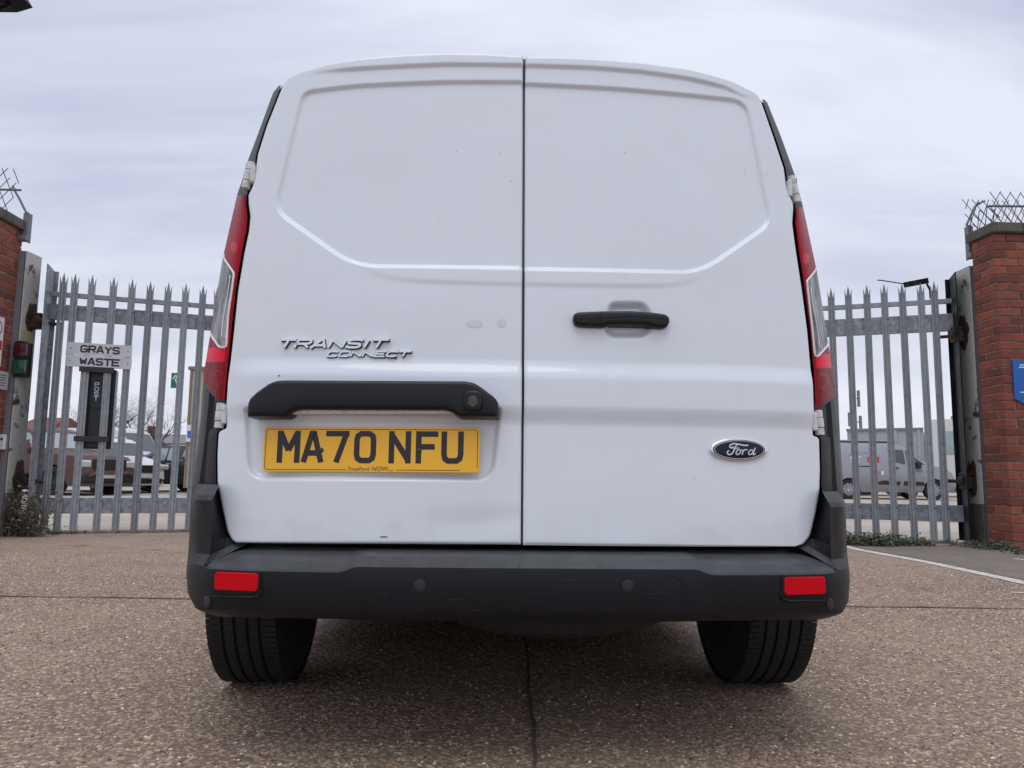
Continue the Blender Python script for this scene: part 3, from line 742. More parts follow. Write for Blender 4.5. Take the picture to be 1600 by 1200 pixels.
# ------------------------------------------------------------------ left door: grip bar, plate, lettering
def on_skin(px, py, side, off=0.0):
    p = on_door(px, py)
    for _ in range(3):
        r = float(relief(np.array([p[0]]), np.array([p[2]]), side)[0]); p = on_door(px, py, -r + off)
    return p
def local_frame(px, py, side, d=20):
    a, b = on_door(px - d, py), on_door(px + d, py); ex = b - a; ex /= np.linalg.norm(ex)
    c, e = on_door(px, py + d), on_door(px, py - d); ez = e - c; ez -= ex * (ez @ ex); ez /= np.linalg.norm(ez)
    return on_skin(px, py, side), ex, ez, np.cross(ez, ex) * -1 if np.cross(ez, ex)[1] > 0 else np.cross(ez, ex)
o_, ex, ez, n = local_frame(583, 622, -1, 150)
def to_uv(px, py, o, ex, ez, n, depth):
    d = ray(px, py); dv = np.array([d @ EX, d @ EY, d[2]]); t = ((o + n * depth - CV) @ n) / (dv @ n); q = CV + dv * t - o; return (q @ ex, q @ ez)
gp = [(387, 651), (386.5, 634), (391, 623), (400, 614), (421, 599), (432, 595), (444, 594), (728, 595.5), (740, 598), (749, 603), (773, 621), (778.5, 628), (778.5, 651.5), (716, 651), (707, 644), (697, 640.5), (466, 639.5), (457, 643), (447, 651.5)]
uv = np.array([to_uv(a, b, o_, ex, ez, n, .030) for a, b in gp])
mb = MB(); mb.prism(resample(np.vstack([uv, uv[:1]]), 120)[:-1], o_, ex, ez, n, -.03, .038, .010)
grip = mb.obj('grip_bar', M['trim'], door_l, True, 35, recalc=True)
mb = MB(); mb.prism([to_uv(a, b, o_, ex, ez, n, .02) for a, b in ((455, 646), (462, 638), (704, 639), (711, 646))], o_, ex, ez, n, -.02, .018); mb.obj('plate_lamp_housing', M['hinge_white'], grip, recalc=True)
cu = np.array(to_uv(739, 627, o_, ex, ez, n, .04)); co = o_ + ex * cu[0] + ez * cu[1] + n * .036
mb = MB(); mb.prism(rrect(.044, .050, .018, 6), co, ex, ez, n, -.004, .010, .006); mb.obj('camera_housing', M['trim'], grip, True, 35, recalc=True)
mb = MB(); mb.prism(rounded([(-.012, -.010), (.012, -.010), (.009, .012), (-.009, .012)], .006), co + ez * -.001, ex, ez, n, .008, .0125, .002); mb.obj('camera_hood', M['grey_strip'], grip, True, 35, recalc=True)
mb = MB(); mb.lathe([(.0001, .016), (.004, .0155), (.006, .013), (.006, .008)], co - ez * .011, n, 20); mb.obj('camera_lens', M['glass'], grip, True, 30)

pTL, pTR, pBR, pBL = [on_door(a, b, -.006) for a, b in ((414, 667), (750.5, 668.5), (748.5, 739), (410.5, 737))]
pc = (pTL + pTR + pBR + pBL) / 4; pex = (pTR + pBR - pTL - pBL); pex /= np.linalg.norm(pex); pez = (pTL + pTR - pBL - pBR); pez -= pex * (pez @ pex); pez /= np.linalg.norm(pez); pn = np.cross(pex, pez)
if pn[1] > 0: pn = -pn
pw = (np.linalg.norm(pTR - pTL) + np.linalg.norm(pBR - pBL)) / 2; ph = (np.linalg.norm(pTL - pBL) + np.linalg.norm(pTR - pBR)) / 2
k = pw / .52; kh = ph / .111
mb = MB(); mb.prism(rrect(pw, ph, .008 * k), pc, pex, pez, pn, -.004, .003, .0012); plate = mb.obj('number_plate', M['plate_yellow'], door_l, recalc=True)
mb = MB()
for (ch, x) in (('M', -.199), ('A', -.141), ('7', -.080), ('0', -.0146), ('N', .069), ('F', .134), ('U', .195)):
    gw = {'M': .042, '7': .046}.get(ch, .040)
    for si, st in enumerate(GL[ch]):
        stroke(mb, [((x + (a - .5) * gw) * k, (-.0375 + .006 + b * .066) * kh + .0045) for a, b in st], .0135 * k, pc, pex, pez, pn, .0034, .0034 + si * 8e-5)
mb.obj('registration_lettering', M['print_black'], plate)
mb = MB(); br = rrect(pw - .010, ph - .011, .007); n_ = len(br)
lo = [i for i in range(n_) if not (br[i, 1] < -ph * .3 and abs(br[i, 0]) < pw * .4)]
stroke(mb, list(br[[*range(12, n_)]]) + list(br[:6]), .0014, pc, pex, pez, pn, .0034, .0034)
stroke(mb, [(br[5, 0], br[5, 1]), (-.058, br[5, 1])], .0014, pc, pex, pez, pn, .0034, .0034)
stroke(mb, [(.062, br[5, 1]), (pw * .41, br[5, 1])], .0014, pc, pex, pez, pn, .0034, .0034); stroke(mb, [(br[11, 0], br[11, 1]), (br[12, 0], br[12, 1])], .0014, pc, pex, pez, pn, .0034, .0034)
mb.obj('border_line', M['print_black'], plate)
print_text('dealer_print', 'TrustFord', .0125, M['print_black'], plate, pc + pex * -.055 - pez * (ph / 2 - .0035), pex, pez, pn, .0036, shear=.2)
print_text('dealer_print', 'NOW', .0145, M['print_black'], plate, pc + pex * .0022 - pez * (ph / 2 - .0035), pex, pez, pn, .0036, shear=.25)
print_text('dealer_print', '.co.uk', .006, M['print_black'], plate, pc + pex * .039 - pez * (ph / 2 - .0035), pex, pez, pn, .0036)
for a, b in ((502, 703.5), (655, 703.5)):
    u_, v_ = to_uv(a, b, pc, pex, pez, pn, .003); mb = MB(); mb.lathe([(.0001, .0062), (.0035, .006), (.0055, .0048), (.0062, .003)], pc + pex * u_ + pez * v_, pn, 16); mb.obj('plate_screw', M['screw'], plate, True, 40)

def letters(name, text, p0, p1, y_top, y_bot, sw, slant, mat, parent, side, depth=.0055, gap=.22, widths=None):
    """raised badge lettering between two photo pixels on the door skin"""
    o_, ex, ez, n = local_frame((p0 + p1) / 2, (y_top + y_bot) / 2, side, (p1 - p0) / 2)
    x0, z0 = to_uv(p0, y_bot, o_, ex, ez, n, 0); x1, z1 = to_uv(p1, y_top, o_, ex, ez, n, 0); H = z1 - z0; W = x1 - x0 - slant * H
    ws = [(widths or {}).get(c, 1.0) for c in text]; g = (W) / (sum(ws) + gap * (len(text) - 1)); mb = MB(); x = x0 + sw / 2
    for c, w in zip(text, ws):
        for si, st in enumerate(GL[c]):
            stroke(mb, [(x + a * (g * w - sw * .3) + slant * b * H, z0 + b * H) for a, b in st], sw, o_, ex, ez, n, -.003, depth + si * 1e-4)
        x += g * (w + gap)
    e_ = mb.obj(name, mat, parent); x = x0 + sw / 2; mb = MB()
    for c, w in zip(text, ws):                             # dark outline under each letter, painting in its shadow gap
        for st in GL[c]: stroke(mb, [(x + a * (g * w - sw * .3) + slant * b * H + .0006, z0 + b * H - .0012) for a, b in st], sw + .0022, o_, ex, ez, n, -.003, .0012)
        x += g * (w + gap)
    mb.obj('lettering_shade', M['grey_strip'], e_); return e_
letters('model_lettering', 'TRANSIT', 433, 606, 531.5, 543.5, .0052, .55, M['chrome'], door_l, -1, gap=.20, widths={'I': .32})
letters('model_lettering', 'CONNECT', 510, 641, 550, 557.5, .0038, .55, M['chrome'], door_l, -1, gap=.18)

# ------------------------------------------------------------------ right door: handle and badge
o_, ex, ez, n = local_frame(972, 498, 1, 70)
hp = [(896, 499), (896, 492), (902, 487.5), (940, 486), (985, 485.5), (1020, 488), (1040, 491), (1046, 496), (1046.5, 504), (1042, 511), (1034, 513), (1016, 511), (1012, 508), (950, 507), (944, 511), (905, 509.5), (898, 506)]
uv = np.array([to_uv(a, b, o_, ex, ez, n, .03) for a, b in hp])
mb = MB(); mb.prism(resample(np.vstack([uv, uv[:1]]), 80)[:-1], o_, ex, ez, n, -.01, .036, .009); handle = mb.obj('pull_handle', M['trim'], door_r, True, 35, recalc=True)
for q in ([(898, 497.5), (938, 497), (985, 493.5), (1044, 498.5)],):
    mb = MB(); mb.tube([o_ + ex * a + ez * b + n * .0358 for a, b in [to_uv(*p, o_, ex, ez, n, .036) for p in q]], .0012, 5); mb.obj('handle_seam', M['dark'], handle)
mb = MB(); mb.tube([o_ + ex * a + ez * b + n * .0358 for a, b in [to_uv(*p, o_, ex, ez, n, .036) for p in ((938, 487), (938, 509))]], .0009, 5); mb.obj('handle_seam', M['dark'], handle)
o_, ex, ez, n = local_frame(1153.5, 703, 1, 44)
W_, H_ = to_uv(1198, 703, o_, ex, ez, n, 0)[0], to_uv(1153.5, 684.5, o_, ex, ez, n, 0)[1]
badge = MB(); badge.prism(ellipse(W_, H_, 64), o_, ex, ez, n, -.004, .0055, .003); badge = badge.obj('oval_badge', M['chrome'], door_r, True, 40, recalc=True)
mb = MB(); mb.prism(ellipse(W_ * .91, H_ * .84, 64), o_, ex, ez, n, .004, .0066, .0012); mb.obj('badge_face', M['badge_blue'], badge, True, 40, recalc=True)
mb = MB(); e_ = [(a, b) for a, b in ellipse(W_ * .86, H_ * .76, 64)]; stroke(mb, e_ + e_[:1], .0012, o_, ex, ez, n, .0069, .0069); mb.obj('badge_ring', M['silver_print'], badge)
zb = lambda a, b: ((a - 840) / 520 * W_, -(b - 490) / 235 * H_)
SCRIPT = [([(1000, 392), (985, 402), (940, 405), (880, 393), (800, 376), (745, 370), (700, 382), (670, 412), (672, 440), (700, 452), (728, 442), (738, 424)], 1.25), ([(800, 380), (775, 430), (745, 490), (715, 548), (682, 580), (645, 585), (618, 562), (622, 530), (650, 505)], 1.15), ([(735, 470), (790, 462), (836, 452)], .9),
          ([(852, 488), (815, 490), (782, 530), (776, 570), (800, 586), (838, 562), (858, 520), (852, 488), (880, 505)], 1), ([(905, 488), (896, 530), (884, 588)], 1.1), ([(890, 540), (930, 492), (972, 490)], 1), ([(1085, 500), (1045, 495), (1008, 530), (1002, 574), (1030, 586), (1066, 556), (1090, 505)], 1), ([(1130, 450), (1098, 520), (1080, 574), (1096, 588), (1130, 562)], 1.1)]
mb = MB()
for si, (q, w) in enumerate(SCRIPT): stroke(mb, spline([zb(*p) for p in q], 5), .0026 * w, o_, ex, ez, n, .0069, .0070 + si * 5e-5)
mb.obj('badge_script', M['silver_print'], badge)

# ------------------------------------------------------------------ wheels and underside
def wheel(parent, x, y, side):
    w = bpy.data.objects.new('wheel', None); COL.objects.link(w); w.parent = parent; w.location = (x, y, .325)
    mb = MB(); hw = .1025; prof = [(.205, -hw + .012), (.245, -hw), (.29, -hw + .002), (.312, -hw + .012), (.322, -hw + .026)]
    for c in (-.052, -.018, .018, .052):
        prof += [(.325, c - .0045), (.317, c - .0030), (.317, c + .0030), (.325, c + .0045)]
    prof += [(.322, hw - .026), (.312, hw - .012), (.29, hw - .002), (.245, hw), (.205, hw - .012)]
    mb.lathe(prof, (0, 0, 0), (1, 0, 0), 96)
    for kk in range(110):                                  # sipes: small raised blocks on the shoulders
        a = 2 * pi * kk / 110
        for xx in (-.078, .078, -.035, 0, .035):
            wd = .040 if abs(xx) > .05 else .022; aa = a + (.012 if xx > 0 else 0)
            c = np.array([xx, cos(aa) * .3226, sin(aa) * .3226]); r_ = np.array([0, cos(aa), sin(aa)]); t_ = np.array([0, -sin(aa), cos(aa)])
            mb.box(c, (wd, .0150, .006), [(1, 0, 0), tuple(t_), tuple(r_)])
    mb.obj('tyre', M['rubber'], w, True, 30)
    mb = MB(); s = side; mb.lathe([(.0001, .05 * s), (.06, .052 * s), (.075, .03 * s), (.17, .045 * s), (.195, .08 * s), (.21, .09 * s), (.21, -.09 * s), (.19, -.085 * s), (.10, -.04 * s), (.0001, -.04 * s)], (0, 0, 0), (1, 0, 0), 40); mb.obj('rim', M['rim'], w, True, 35)
    return w
for wy in WY:
    for s in (-1, 1): wheel(van, s * .780, wy, s)
mb = MB(); mb.box((0, 2.6, .24), (1.52, 2.9, .08), None, .02); mb.box((0, .4, .40), (1.45, .6, .08)); mb.box((0, 4.1, .22), (1.4, .1, .2))  # floor lowered and front apron added, unseen, to block light under the van
mb.tube([(-.72, .86, .31), (.72, .86, .31)], .045, 10); mb.box((0, .20, .37), (1.25, .12, .06))
mb.box((-.54, .80, .27), (.08, .30, .09), None, .02); mb.box((.54, .80, .27), (.08, .30, .09), None, .02)
for s in (-1, 1): mb.box((s * .80, 2.2, .215), (.10, 1.9, .21), None, .02); mb.box((s * .66, .86, .45), (.16, .6, .3))  # unseen sill boxes added against side light, and the wheel housings
mb.box((-.56, .55, .31), (.05, .10, .05), None, .01); mb.box((-.50, .56, .30), (.03, .05, .05), None, .008); mb.box((-.44, .50, .315), (.08, .06, .03), None, .01); mb.box((.50, .52, .31), (.10, .08, .05), None, .01)
mb.tube([(-.60, .60, .27), (-.40, .62, .30)], .012, 8); mb.tube([(.60, .60, .27), (.40, .62, .29)], .014, 8)
mb.obj('underbody', M['under'], van, True, 40, recalc=True)
mb = MB(); mb.lathe([(.20, -.06), (.26, -.075), (.31, -.055), (.325, 0), (.31, .055), (.26, .075), (.20, .06)], (.10, .52, .325), (0, 0, 1), 48); mb.obj('spare_tyre', M['rubber'], van, True, 40)
for s in (-1, 1):                                          # door mirrors, ahead of the body corners
    mb = MB(); mb.prism(rrect(.17, .24, .05), (s * 1.0, 2.72, 1.16), (1, 0, 0), (0, 0, 1), (0, 1, 0), 0, .10, .03); mb.box((s * .90, 2.76, 1.06), (.10, .06, .05), None, .01); mb.obj('door_mirror', M['bumper'], van, True, 40, recalc=True)

mb = MB(); V = []
for k in range(30):
    y = 92 + (848 - 92) * k / 29
    for dx in (-3.5, 3.5): V.append(on_door(819.2 - 3.4 * (y - 88) / 764 + dx, y, .020))
mb.add(V, [(2 * k, 2 * k + 1, 2 * k + 3, 2 * k + 2) for k in range(29)]); mb.obj('door_seal', new_mat('seal_rubber', (.085, .09, .097), .6), van)

# small marks on the doors: finger smudges and a scratch beside the dent
M['smudge'] = new_mat('smudge', (.63, .67, .73), .3); M['scuff'] = new_mat('scuff_mark', (.14, .14, .14), .6)
def mark(name, cx, cy, rx, ry, side, mat, seed, parent):
    g = random.Random(seed); n_ = 22; P = [on_skin(cx + rx * cos(2 * pi * k / n_) * g.uniform(.8, 1.1), cy + ry * sin(2 * pi * k / n_) * g.uniform(.8, 1.1), side, -.0007) for k in range(n_)]
    return obj(name, P + [on_skin(cx, cy, side, -.0007)], [(k, (k + 1) % n_, n_) for k in range(n_)], mat, parent, True)
mark('smudge', 742, 506, 13, 6.5, -1, M['smudge'], 1, door_l); mark('smudge', 784, 505, 7.5, 7, -1, M['smudge'], 2, door_l)
mark('scuff_mark', 600, 839, 7, 1.2, -1, M['scuff'], 3, door_l); mark('scuff_mark', 436, 587, 1.8, 1.3, -1, M['scuff'], 4, door_l); mark('scuff_mark', 618, 561, 3, 1.6, -1, new_mat('tape_residue', (.55, .42, .12), .6), 5, door_l)
for k, (px, py, sd) in enumerate(((713, 236, -1), (782, 240, -1), (798, 283, -1), (976, 238, 1), (1163, 266, 1), (1085, 748, 1))): mark('stone_chip', px, py, .8, .75, sd, M['scuff'], 20 + k, door_l if sd < 0 else door_r)
# ------------------------------------------------------------------ ground
def mk_ground():
    m = new_mat('aggregate_concrete', (.19, .165, .15), .85); t = NT(m); v = t.coord()
    big = t.noise(v, .35, 6, .6); mid = t.noise(v, 2.6, 7, .65); fine = t.noise(v, 38, 4, .6)
    vn = t.n('ShaderNodeTexVoronoi'); vn.inputs['Scale'].default_value = 80; t.l(v, vn.inputs['Vector'])
    hs = t.n('ShaderNodeSeparateColor'); t.l(vn.outputs['Color'], hs.inputs[0])
    stone = t.ramp(hs.outputs[0], [(0, (.09, .058, .040)), (.25, (.26, .160, .104)), (.5, (.42, .280, .190)), (.72, (.51, .350, .240)), (.9, (.66, .49, .355)), (1, (.84, .72, .58))])
    edge = t.ramp(vn.outputs['Distance'], [(.25, 0), (.75, 1)])
    c = t.mix(edge, stone, (.12, .088, .066)); c = t.mix(.12, c, (.32, .23, .17))
    c = t.mix(t.ramp(big, [(.35, 0), (.7, .45)]), c, (.52, .375, .260)); c = t.mix(t.ramp(mid, [(.5, 0), (.75, .45)]), c, (.17, .125, .098))
    sp_ = t.voro(t.coord(scale=(1, 1, 0)), 1.15, 'F1'); wob = t.math('ADD', sp_, t.math('MULTIPLY', t.noise(v, 9, 4), .10)); c = t.mix(t.ramp(wob, [(.085, .6), (.16, 0)]), c, (.085, .07, .062))
    c = t.mix(t.ramp(fine, [(.45, 0), (.8, .3)]), c, (.09, .073, .063))
    b1 = t.bump(vn.outputs['Distance'], .55, -.006); b2 = t.bump(mid, .25, .02, b1)
    return t.out(c, t.ramp(mid, [(.3, .7), (.7, .92)]), b2)
M['ground'] = mk_ground()
M['yard'] = new_mat('yard_concrete', (.30, .265, .225), .85); t_ = NT(M['yard']); v_ = t_.coord()
t_.out(t_.mix(t_.ramp(t_.noise(v_, .5, 7, .6), [(.35, 0), (.7, 1)]), (.52, .45, .375), (.34, .295, .25)), None, t_.bump(t_.noise(v_, 50, 4), .3, .01))
def sheet(name, poly, z, mat):
    o = obj(name, [(a, b, z) for a, b in poly], [tuple(range(len(poly)))], mat, kind='structure'); return o
g = []
xs = np.r_[-2500, -400, -80, np.linspace(-24, 24, 25), 80, 400, 2500]; ys = np.r_[-2500, -400, -80, np.linspace(-16, 32, 25), 80, 400, 2500]
obj('ground', [(x, y, 0) for y in ys for x in xs], [(i * len(xs) + k, i * len(xs) + k + 1, (i + 1) * len(xs) + k + 1, (i + 1) * len(xs) + k) for i in range(len(ys) - 1) for k in range(len(xs) - 1)], M['ground'], kind='structure')
sheet('yard', [(-60, 9.9), (-4.9, 7.95), (-4.5, 8.15), (-1.2, 9.5), (1.0, 9.5), (4.5, 8.25), (4.75, 8.05), (60, 10.5), (70, 90), (-70, 90)], .004, M['yard'])
M['tar'] = new_mat('joint_tar', (.030, .028, .027), .8); t_ = NT(M['tar']); t_.out(t_.ramp(t_.noise(t_.coord(), 9, 6, .7), [(.35, (.035, .031, .028)), (.7, (.16, .125, .10))]))
def joint(p0, p1, w, wob=1.0):
    n = 220; V = []; p0 = np.array(p0); p1 = np.array(p1); d = (p1 - p0) / np.linalg.norm(p1 - p0); q = np.array([-d[1], d[0]])
    for k in range(n + 1):
        p = p0 + (p1 - p0) * k / n; j = wob * (.007 * sin(k * .37) + .005 * sin(k * 1.13 + 2) + rng.normal(0, .002)); ww = w * (.65 + .7 * rng.random())
        V += [(*(p + q * (j - ww / 2)), .004), (*(p + q * (j + ww / 2)), .004)]
    return obj('slab_joint', V, [(2 * k, 2 * k + 1, 2 * k + 3, 2 * k + 2) for k in range(n)], M['tar'], kind='structure')
joint((-14, 4.08), (14, 4.05), .020); ja = ground_at(836, 1195)[:2]; jb = ground_at(825, 1050)[:2]; joint(ja + (ja - jb) * 1.2, jb + (jb - ja) * 9, .010, .35)
def mk_line():
    m = new_mat('road_paint', (.62, .59, .52), .7); t = NT(m); v = t.coord()
    a = t.ramp(t.noise(v, 14, 6, .7), [(.50, 0), (.60, 1)]); c = t.mix(a, (.66, .63, .56), (.40, .36, .31)); return t.out(c, None, t.bump(t.noise(v, 120, 3), .4, .004))
M['line'] = mk_line()
def strip(p, w):
    p = [ground_at(*q)[:2] for q in p]; p = resample(np.array(p), 60); V = []
    for k in range(60):
        d = p[min(k + 1, 59)] - p[max(k - 1, 0)]; d /= np.linalg.norm(d); q = np.array([-d[1], d[0]]); j = rng.normal(0, .004, 2)
        V += [(*(p[k] - q * (w / 2 + j[0])), .004), (*(p[k] + q * (w / 2 + j[1])), .004)]
    return obj('painted_line', V, [(2 * k, 2 * k + 1, 2 * k + 3, 2 * k + 2) for k in range(59)], M['line'], kind='structure')
strip([(1312, 853), (1345, 860), (1450, 879), (1600, 911), (1850, 966)], .105)
strip([(1584, 873.5), (1640, 879)], .05); strip([(1580, 926), (1640, 930)], .04)
M['apron'] = new_mat('worn_tarmac', (.13, .11, .095), .9); t_ = NT(M['apron']); v_ = t_.coord(); t_.out(t_.mix(t_.ramp(t_.noise(v_, 60, 5, .7), [(.4, 0), (.72, 1)]), t_.ramp(t_.noise(v_, 2.5, 6, .65), [(.35, (.085, .07, .06)), (.7, (.17, .14, .118))]), (.32, .27, .225)), None, t_.bump(t_.noise(v_, 90, 4), .5, .006))
# darker patched strip of tarmac along the right gate
sheet('worn_apron', [tuple(ground_at(*q)[:2]) for q in ((1330, 854.5), (1450, 876), (1600, 907), (1800, 948), (1900, 890), (1600, 862), (1530, 854), (1380, 848))], .0025, M['apron'])
# stones standing proud of the nearest concrete
def pebbles():
    P = []
    for y0, y1, dens, r0, r1 in ((1.6, 2.8, 6500, .0020, .0072), (2.8, 4.05, 4200, .0024, .0078), (4.1, 6.2, 1900, .003, .0080)):
        a = y1 - y0; W = .72 * y1 + .35; n = int(dens * a * 2 * W); x = rng.uniform(-W, W, n); y = rng.uniform(y0, y1, n); k = np.abs(x) < .72 * y + .3
        x, y = x[k], y[k]; r = r0 + (r1 - r0) * rng.random(len(x)) ** 2.2; P.append(np.stack([x, y, r], 1))
    P = np.vstack(P); n = len(P); m = 5; ang = rng.uniform(0, 2 * pi, n); el = rng.uniform(.65, 1.0, n); V = np.zeros((n, m + 1, 3)); ori = rng.uniform(0, pi, n)
    for k in range(m):
        a = 2 * pi * k / m + ang; rr = P[:, 2] * rng.uniform(.8, 1.15, n); lx, ly = np.cos(a) * rr, np.sin(a) * rr * el
        V[:, k, 0] = P[:, 0] + lx * np.cos(ori) - ly * np.sin(ori); V[:, k, 1] = P[:, 1] + lx * np.sin(ori) + ly * np.cos(ori); V[:, k, 2] = -.0006
    V[:, m, 0] = P[:, 0] + rng.normal(0, .25, n) * P[:, 2]; V[:, m, 1] = P[:, 1] + rng.normal(0, .25, n) * P[:, 2]; V[:, m, 2] = P[:, 2] * rng.uniform(.30, .70, n)
    b = (np.arange(n) * (m + 1))[:, None]; F = np.stack([np.concatenate([b + k, b + (k + 1) % m, b + m], 1) for k in range(m)], 1).reshape(-1, 3)
    me = bpy.data.meshes.new('loose_stones'); me.vertices.add(n * (m + 1)); me.vertices.foreach_set('co', V.reshape(-1))
    me.loops.add(len(F) * 3); me.loops.foreach_set('vertex_index', F.reshape(-1).astype(np.int32)); me.polygons.add(len(F)); me.polygons.foreach_set('loop_start', np.arange(0, len(F) * 3, 3, dtype=np.int32)); me.polygons.foreach_set('loop_total', np.full(len(F), 3, np.int32)); me.update(calc_edges=True); me.validate()
    m_ = new_mat('stones', (.2, .17, .14), .8); t = NT(m_); gi = t.n('ShaderNodeNewGeometry')
    c = t.ramp(gi.outputs['Random Per Island'], [(0, (.06, .042, .034)), (.2, (.17, .112, .082)), (.42, (.31, .220, .155)), (.62, (.42, .30, .215)), (.80, (.52, .345, .205)), (.92, (.66, .53, .40)), (1, (.82, .74, .64))])
    return link('gravel', me, t.out(c), kind='stuff')
pebbles()

# ------------------------------------------------------------------ brick gate pillars
def mk_brick():
    m = new_mat('red_brick', (.2, .05, .035), .85); t = NT(m); oi = t.n('ShaderNodeObjectInfo'); v = t.coord()
    base = t.ramp(oi.outputs['Random'], [(0, (.135, .040, .030)), (.25, (.21, .054, .034)), (.6, (.265, .069, .040)), (.85, (.32, .092, .050)), (1, (.17, .066, .050))])
    sh = t.n('ShaderNodeVectorMath', operation='ADD'); t.l(v, sh.inputs[0]); t.l(oi.outputs['Location'], sh.inputs[1])
    n1 = t.noise(sh.outputs[0], 14, 6, .65); n2 = t.noise(sh.outputs[0], 90, 4, .6)
    c = t.mix(t.ramp(n1, [(.45, 0), (.72, .65)]), base, (.085, .030, .026)); c = t.mix(t.ramp(n2, [(.55, 0), (.8, .4)]), c, (.33, .15, .11))
    return t.out(c, None, t.bump(n2, .5, .004, t.bump(n1, .4, .006)))
M['brick'] = mk_brick()
M['mortar'] = new_mat('mortar', (.27, .23, .19), .95); t_ = NT(M['mortar']); t_.out(t_.ramp(t_.noise(t_.coord(), 12, 6, .65), [(.3, (.13, .105, .085)), (.7, (.34, .29, .24))]), None, t_.bump(t_.noise(t_.coord(), 140, 3), .6, .004))
def mk_stone(name, a, b, c_):
    m = new_mat(name, a, .9); t = NT(m); v = t.coord(); n1 = t.noise(v, 5, 7, .65); st = t.noise(t.coord(scale=(9, 9, 1)), 4, 5, .6)
    c = t.mix(t.ramp(n1, [(.4, 0), (.7, 1)]), a, b); c = t.mix(t.ramp(st, [(.52, 0), (.68, .8)]), c, c_); return t.out(c, None, t.bump(t.noise(v, 60, 4), .5, .005))
M['coping'] = mk_stone('coping_stone', (.13, .125, .10), (.075, .078, .055), (.030, .031, .025))
BR_L, BR_W, BR_H, JT, NC = .224, .106, .071, .012, 37
def brick_mesh(l, w):
    mb = MB(); mb.box((0, 0, 0), (l, w, BR_H), None, .004); me = pymesh('brick', mb.v, mb.f)
    bm = bmesh.new(); bm.from_mesh(me); bmesh.ops.recalc_face_normals(bm, faces=bm.faces)
    for q in bm.verts: q.co += Vector(rng.normal(0, .0011, 3))
    bm.to_mesh(me); bm.free(); me.materials.append(M['brick']); return me
STR = [brick_mesh(BR_L, BR_W) for _ in range(4)]; HDR = [brick_mesh(BR_W, BR_W) for _ in range(4)]
def pillar(corner, sgn, yaw, nside, label):
    """corner on the ground; front face runs outwards (sgn), side face runs away from the camera"""
    r = thing('brick_pillar', label, 'pillar', (*corner, 0), yaw, 'brick pillars either side of the gateway')
    side_len = .341 if nside == 2 else .576; front_len = .62
    def put(axis, s, l, z):
        me = random.choice(STR if l > .2 else HDR); b = link('brick', me, None, r); jit = rng.normal(0, .0016, 3)
        if axis == 's': b.location = (sgn * (BR_W / 2) + jit[0], s + l / 2 + jit[1], z + jit[2] * .6); b.rotation_euler = (0, 0, pi / 2 + rng.normal(0, .006))
        else: b.location = (sgn * (s + l / 2) + jit[0], BR_W / 2 + jit[1], z + jit[2] * .6); b.rotation_euler = (0, 0, rng.normal(0, .006))
    for c in range(NC):
        z = .006 + c * (BR_H + JT) + BR_H / 2
        if c % 2 == 0:
            s = 0
            for l in ((BR_L, BR_W) if nside == 2 else (BR_L, BR_L, BR_W)): put('s', s, l, z); s += l + JT
            f = BR_W + JT
            for l in (BR_L, BR_L): put('f', f, l, z); f += l + JT
        else:
            put('f', 0, BR_L, z); put('f', BR_L + JT, BR_L, z); put('f', 2 * (BR_L + JT), BR_W, z); s = BR_W + JT
            for l in ((BR_L,) if nside == 2 else (BR_L, BR_L)): put('s', s, l, z); s += l + JT
    top = NC * (BR_H + JT); mb = MB(); x0, x1 = sorted((sgn * .007, sgn * front_len)); mb.box(((x0 + x1) / 2, (side_len - .007) / 2 + .007, top / 2), (x1 - x0, side_len - .014, top)); mb.obj('mortar_core', M['mortar'], r, recalc=True)
    mb = MB(); x0, x1 = sorted((-sgn * .035, sgn * (front_len + .03))); mb.box(((x0 + x1) / 2, side_len / 2, top + .055), (x1 - x0, side_len + .08, .105), None, .012); mb.obj('coping_stone', M['coping'], r, recalc=True)
    return r, top
pil_r, PTOP = pillar((4.72, 7.32), 1, .05, 2, 'red brick pillar with the blue sign, at the dark-edged gate')
pil_l, _ = pillar((-4.99, 7.07), -1, .07, 3, 'red brick pillar beside the red and green signal lamps')

# ------------------------------------------------------------------ metalwork
def mk_galv(name, a, b, metal=.35):
    m = new_mat(name, a, .5, metal); t = NT(m); v = t.coord(); sp = t.voro(v, 26, 'F1', 'Color'); g = t.n('ShaderNodeRGBToBW'); t.l(sp, g.inputs[0])
    s = t.ramp(g.outputs[0], [(.3, 0), (.7, 1)]); n1 = t.noise(v, 6, 6, .65)
    c = t.mix(t.math('MULTIPLY', s, .55), a, b); c = t.mix(t.ramp(n1, [(.5, 0), (.75, .55)]), c, tuple(q * .55 for q in a))
    st = t.noise(t.coord(scale=(14, 14, .8)), 3, 4); oi = t.n('ShaderNodeObjectInfo'); hv = t.n('ShaderNodeHueSaturation'); t.l(t.math('ADD', t.math('MULTIPLY', oi.outputs['Random'], .32), .84), hv.inputs['Value']); t.l(c, hv.inputs['Color'])
    c = t.mix(t.ramp(st, [(.55, 0), (.75, .35)]), hv.outputs[0], (.15, .13, .11)); return t.out(c, t.ramp(n1, [(.3, .42), (.7, .65)]))
M['galv'] = mk_galv('galvanised_steel', (.26, .28, .30), (.33, .355, .38)); M['galv_rail'] = mk_galv('spangled_steel', (.185, .20, .225), (.36, .385, .41)); M['galv_dark'] = mk_galv('dark_painted_steel', (.009, .010, .014), (.012, .014, .019), .0); M['galv_dark'].node_tree.nodes['Principled BSDF'].inputs['Specular IOR Level'].default_value = .1
